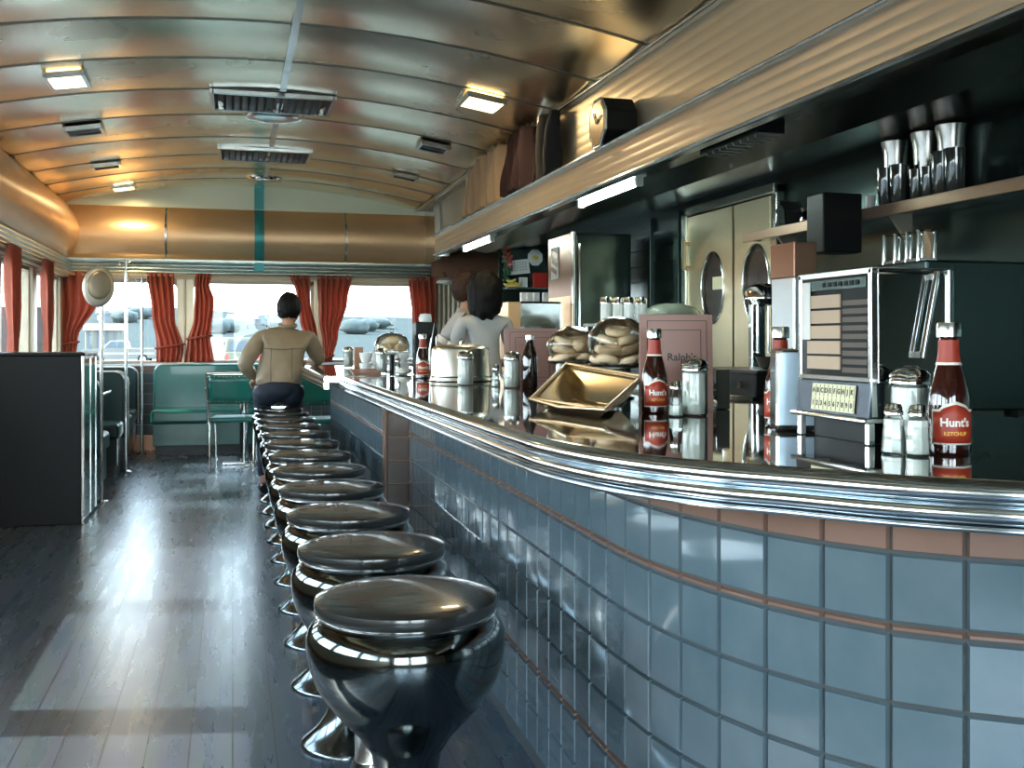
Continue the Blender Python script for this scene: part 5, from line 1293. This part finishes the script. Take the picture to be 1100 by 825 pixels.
# scrub and trees on the slope (a few individually)
def tree(label,px,d,h,r):
    x,y=P(px,d); z=gz(x,y); t=thing('distant_tree',label,'tree',(x,y,z),0,'distant trees on the slope')
    MB().ell((0,0,h*.42),(r,r,h*.5),16,10,fn=lambda p,dd:p*(1+.3*noise.noise(dd*2.2+Vector((px,0,0))))).build('crown',mat('scrub_green',(.020,.030,.027),0,1) if 'scrub_green' not in MT else MT['scrub_green'],t,smooth=80)
    MB().tube([(0,0,-.3),(0,0,h*.4)],r*.1,6).build('trunk',wood,t)
for i,(px,d,h,r) in enumerate(((230,190,3,3),(241,200,3,3.5),(294,228,1.8,2),(300,240,1.8,2),(306,195,2,2.0),(381,210,3.4,3),(392,225,3,3),(403,240,3,4),(134,230,3,3),(149,250,3,3.5))):
    tree(['bushy tree left on the slope behind the pale van','bushy tree above the pale van\'s roof','tree beside the distant white houses','first small tree right of the distant white houses','small tree by the seated man\'s left ear','leftmost tree seen through the right window','second tree seen through the right window','third tree seen through the right window','tree above the pickup truck\'s cab','tree above the pickup truck\'s bed'][i],px,d,h,r)
housem=mat('house_white',(.09,.09,.088),0,.8)
roofm=mat('house_roof',(.07,.07,.07),0,.8)
for px,d,w,h,l in ((254,225,3.2,1.6,'small distant white house at the left of the hillside pair'),(268,240,4.5,1.6,'small distant white house at the right of the hillside pair'),(118,240,5,2,'distant pale house on the slope at left')):
    x,y=P(px,d); z=gz(x,y); t=thing('distant_house',l,'house',(x,y,z-.4),.2,'distant houses on the slope')
    MB().box(-w/2,w/2,-3,3,0,h+.3).build('walls',housem,t,smooth=0)
    MB().prism([(-3.4,h),(3.4,h),(0,h+1.8)],-w/2-.4,w/2+.4,Matrix(((0,0,1,0),(1,0,0,0),(0,1,0,0),(0,0,0,1)))).build('roof',roofm,t,smooth=0)
    m=MB(); [m.box(-w/2+1+i*2.6,-w/2+2.1+i*2.6,-3.05,-3,1.3,2.6) for i in range(3)]; m.build('windows',mat('house_glass',(.05,.07,.09),0,.2) if 'house_glass' not in MT else MT['house_glass'],t,smooth=0)
x,y=P(111,105); t=thing('striped_shed','small striped cream and grey shed behind the pickup truck','shed',(x,y,gz(x,y)),.15)
MB().box(-1.7,1.7,-1.5,1.5,0,2.6).build('walls',mat('shed_cream',(.09,.085,.06),0,.8),t,smooth=0)
m=MB(); [m.box(-1.7+.2+i*.8,-1.7+.55+i*.8,-1.53,-1.49,0,2.6) for i in range(4)]; m.build('stripes',mat('shed_grey',(.05,.06,.07),0,.8),t,smooth=0)
MB().prism([(-1.8,2.6),(1.8,2.6),(0,3.3)],-1.9,1.9,Matrix(((0,0,1,0),(1,0,0,0),(0,1,0,0),(0,0,0,1)))).build('roof',housem,t,smooth=0)
def wheel(t,x,y,r=.36):
    w=MB().tube([(x,y-.11,r),(x,y+.11,r)],r,24).build('wheel',black,t,smooth=30)
    MB().tube([(x,y-.13,r),(x,y-.10,r)],r*.55,20).build('hubcap',chrome_soft,w,smooth=30)
carw=mat('truck_cream',(.085,.08,.066),0,.45)
carg=mat('car_glass',(.03,.045,.06),0,.3)
MXZ=Matrix(((1,0,0,0),(0,0,1,0),(0,1,0,0),(0,0,0,1)))
x,y=P(131,74); t=thing('pickup_truck','cream pickup truck parked side on outside the left window','pickup truck',(x,y,gz(x,y)+.01),-.10)
MB().prism([(-2.6,.45),(-2.65,.85),(-2.5,1.05),(-1.35,1.12),(-.85,1.15),(.55,1.15),(.55,1.12),(2.6,1.12),(2.65,.5),(2.1,.42),(-2.1,.42)],-.9,.9,MXZ).build('lower_body',carw,t,smooth=0,bevel=.05)
MB().prism([(-1.2,1.12),(-.65,1.68),(.35,1.70),(.5,1.12)],-.78,.78,MXZ).build('cab',carw,t,smooth=0,bevel=.06)
m=MB(); m.prism([(-1.0,1.16),(-.6,1.60),(-.2,1.61),(-.2,1.16)],-.80,.80,MXZ); m.prism([(-.13,1.16),(-.13,1.61),(.28,1.61),(.38,1.16)],-.80,.80,MXZ); m.build('cab_windows',carg,t,smooth=0)
m=MB(); m.box(.65,2.5,-.7,.7,1.09,1.135); m.build('bed',dark,t,smooth=0); m=MB(); m.box(-2.72,-2.6,-.85,.85,.42,.6); m.box(2.6,2.72,-.85,.85,.42,.6); m.build('bumpers',chrome_soft,t,smooth=0,bevel=.02)
for wx in (-1.75,1.6):
    for wy in (-.82,.82): wheel(t,wx,wy)
MB().box(-2.3,2.4,-.915,-.90,.72,.82).build('side_stripe',mat('stripe_grey',(.3,.32,.33),0,.4),t,smooth=0)
x,y=P(248,54); t=thing('van','pale yellow van seen from behind outside the middle window','van',(x,y,gz(x,y)+.01),.28)
MB().prism([(-.95,.4),(-.97,.95),(-.90,1.15),(.90,1.15),(.97,.95),(.95,.4)],-2.2,2.2,MXZ).build('lower_body',mat('van_cream',(.088,.085,.05),0,.45),t,smooth=0,bevel=.06)
MB().prism([(-.90,1.12),(-.80,1.78),(-.68,1.86),(.68,1.86),(.80,1.78),(.90,1.12)],-2.1,1.2,MXZ).build('cabin',MT['van_cream'],t,smooth=0,bevel=.05)
m=MB(); m.prism([(-.74,1.2),(-.66,1.70),(.66,1.70),(.74,1.2)],-2.13,-2.08,MXZ); m.box(-.87,-.80,-1.9,.9,1.25,1.66); m.box(.80,.87,-1.9,.9,1.25,1.66); m.build('windows',carg,t,smooth=0)
MB().box(-.95,.95,-2.32,-2.18,.42,.58).build('rear_bumper',chrome_soft,t,smooth=0,bevel=.02)
m=MB(); m.box(-.9,-.75,-2.23,-2.19,.75,1.0); m.box(.75,.9,-2.23,-2.19,.75,1.0); m.build('tail_lights',red_p,t,smooth=0)
for wx in (-.85,.85):
    for wy in (-1.4,1.4): 
        w=MB().tube([(wx-.11,wy,.37),(wx+.11,wy,.37)],.37,24).build('wheel',black,t,smooth=30)
# ------------------------------------------------------------------ light
wd=bpy.data.worlds.new('World'); S.world=wd; wd.use_nodes=True; nt=wd.node_tree; N=nt.nodes; L=nt.links; bg=N['Background']
tc=N.new('ShaderNodeTexCoord'); sp=N.new('ShaderNodeSeparateXYZ'); L.new(tc.outputs['Generated'],sp.inputs[0])
cr=N.new('ShaderNodeValToRGB'); L.new(sp.outputs['Z'],cr.inputs[0])
e=cr.color_ramp.elements; e[0].position=0; e[0].color=(.80,.90,.93,1); e[1].position=1; e[1].color=(.30,.50,.80,1); k=e.new(.12); k.color=(.74,.88,.96,1); k=e.new(.45); k.color=(.50,.70,.92,1)
nz=N.new('ShaderNodeTexNoise'); nz.inputs['Scale'].default_value=3; L.new(tc.outputs['Generated'],nz.inputs['Vector'])
mx=N.new('ShaderNodeMix'); mx.data_type='RGBA'; mr=N.new('ShaderNodeMapRange'); mr.inputs['From Min'].default_value=.5; mr.inputs['From Max'].default_value=.75; mr.inputs['To Max'].default_value=.35
L.new(nz.outputs['Fac'],mr.inputs[0]); L.new(mr.outputs[0],mx.inputs[0]); L.new(cr.outputs[0],mx.inputs[6]); mx.inputs[7].default_value=(.9,.93,.95,1); L.new(mx.outputs[2],bg.inputs[0])
bg.inputs[1].default_value=3.2
sun=bpy.data.lights.new('sun','SUN'); sun.energy=5.5; sun.angle=math.radians(.6); sun.color=(1,.97,.92)
so=bpy.data.objects.new('sun',sun); COL.objects.link(so)
d=Vector((1,-.22,-.96)).normalized()       # from the left, slightly from the far end
so.rotation_euler=d.to_track_quat('-Z','Y').to_euler(); so.location=(-20,5,15)
# small real downlight of each lit lamp
for o in list(COL.objects):
    if o.name.startswith('ceiling_lamp'):
        l=bpy.data.lights.new('lamp_light','AREA'); l.energy=1.8; l.size=.2; l.color=(1,.78,.45); q=bpy.data.objects.new('lamp_light',l); COL.objects.link(q); q.location=o.location+Vector((0,0,-.045))
# ------------------------------------------------------------------ camera
cam=bpy.data.cameras.new('camera'); cam.sensor_width=36; cam.sensor_fit='HORIZONTAL'; cam.lens=36*F/1100; cam.shift_y=-(412.5-HY)/1100
cam.clip_start=.05; cam.clip_end=3000
co=bpy.data.objects.new('camera',cam); COL.objects.link(co); co.location=(0,0,H); co.rotation_euler=(PI/2,0,-A); S.camera=co
S.view_settings.view_transform='Standard'; S.view_settings.look='None'; S.view_settings.gamma=1; S.view_settings.use_curve_mapping=False
S.view_settings.exposure=2.4
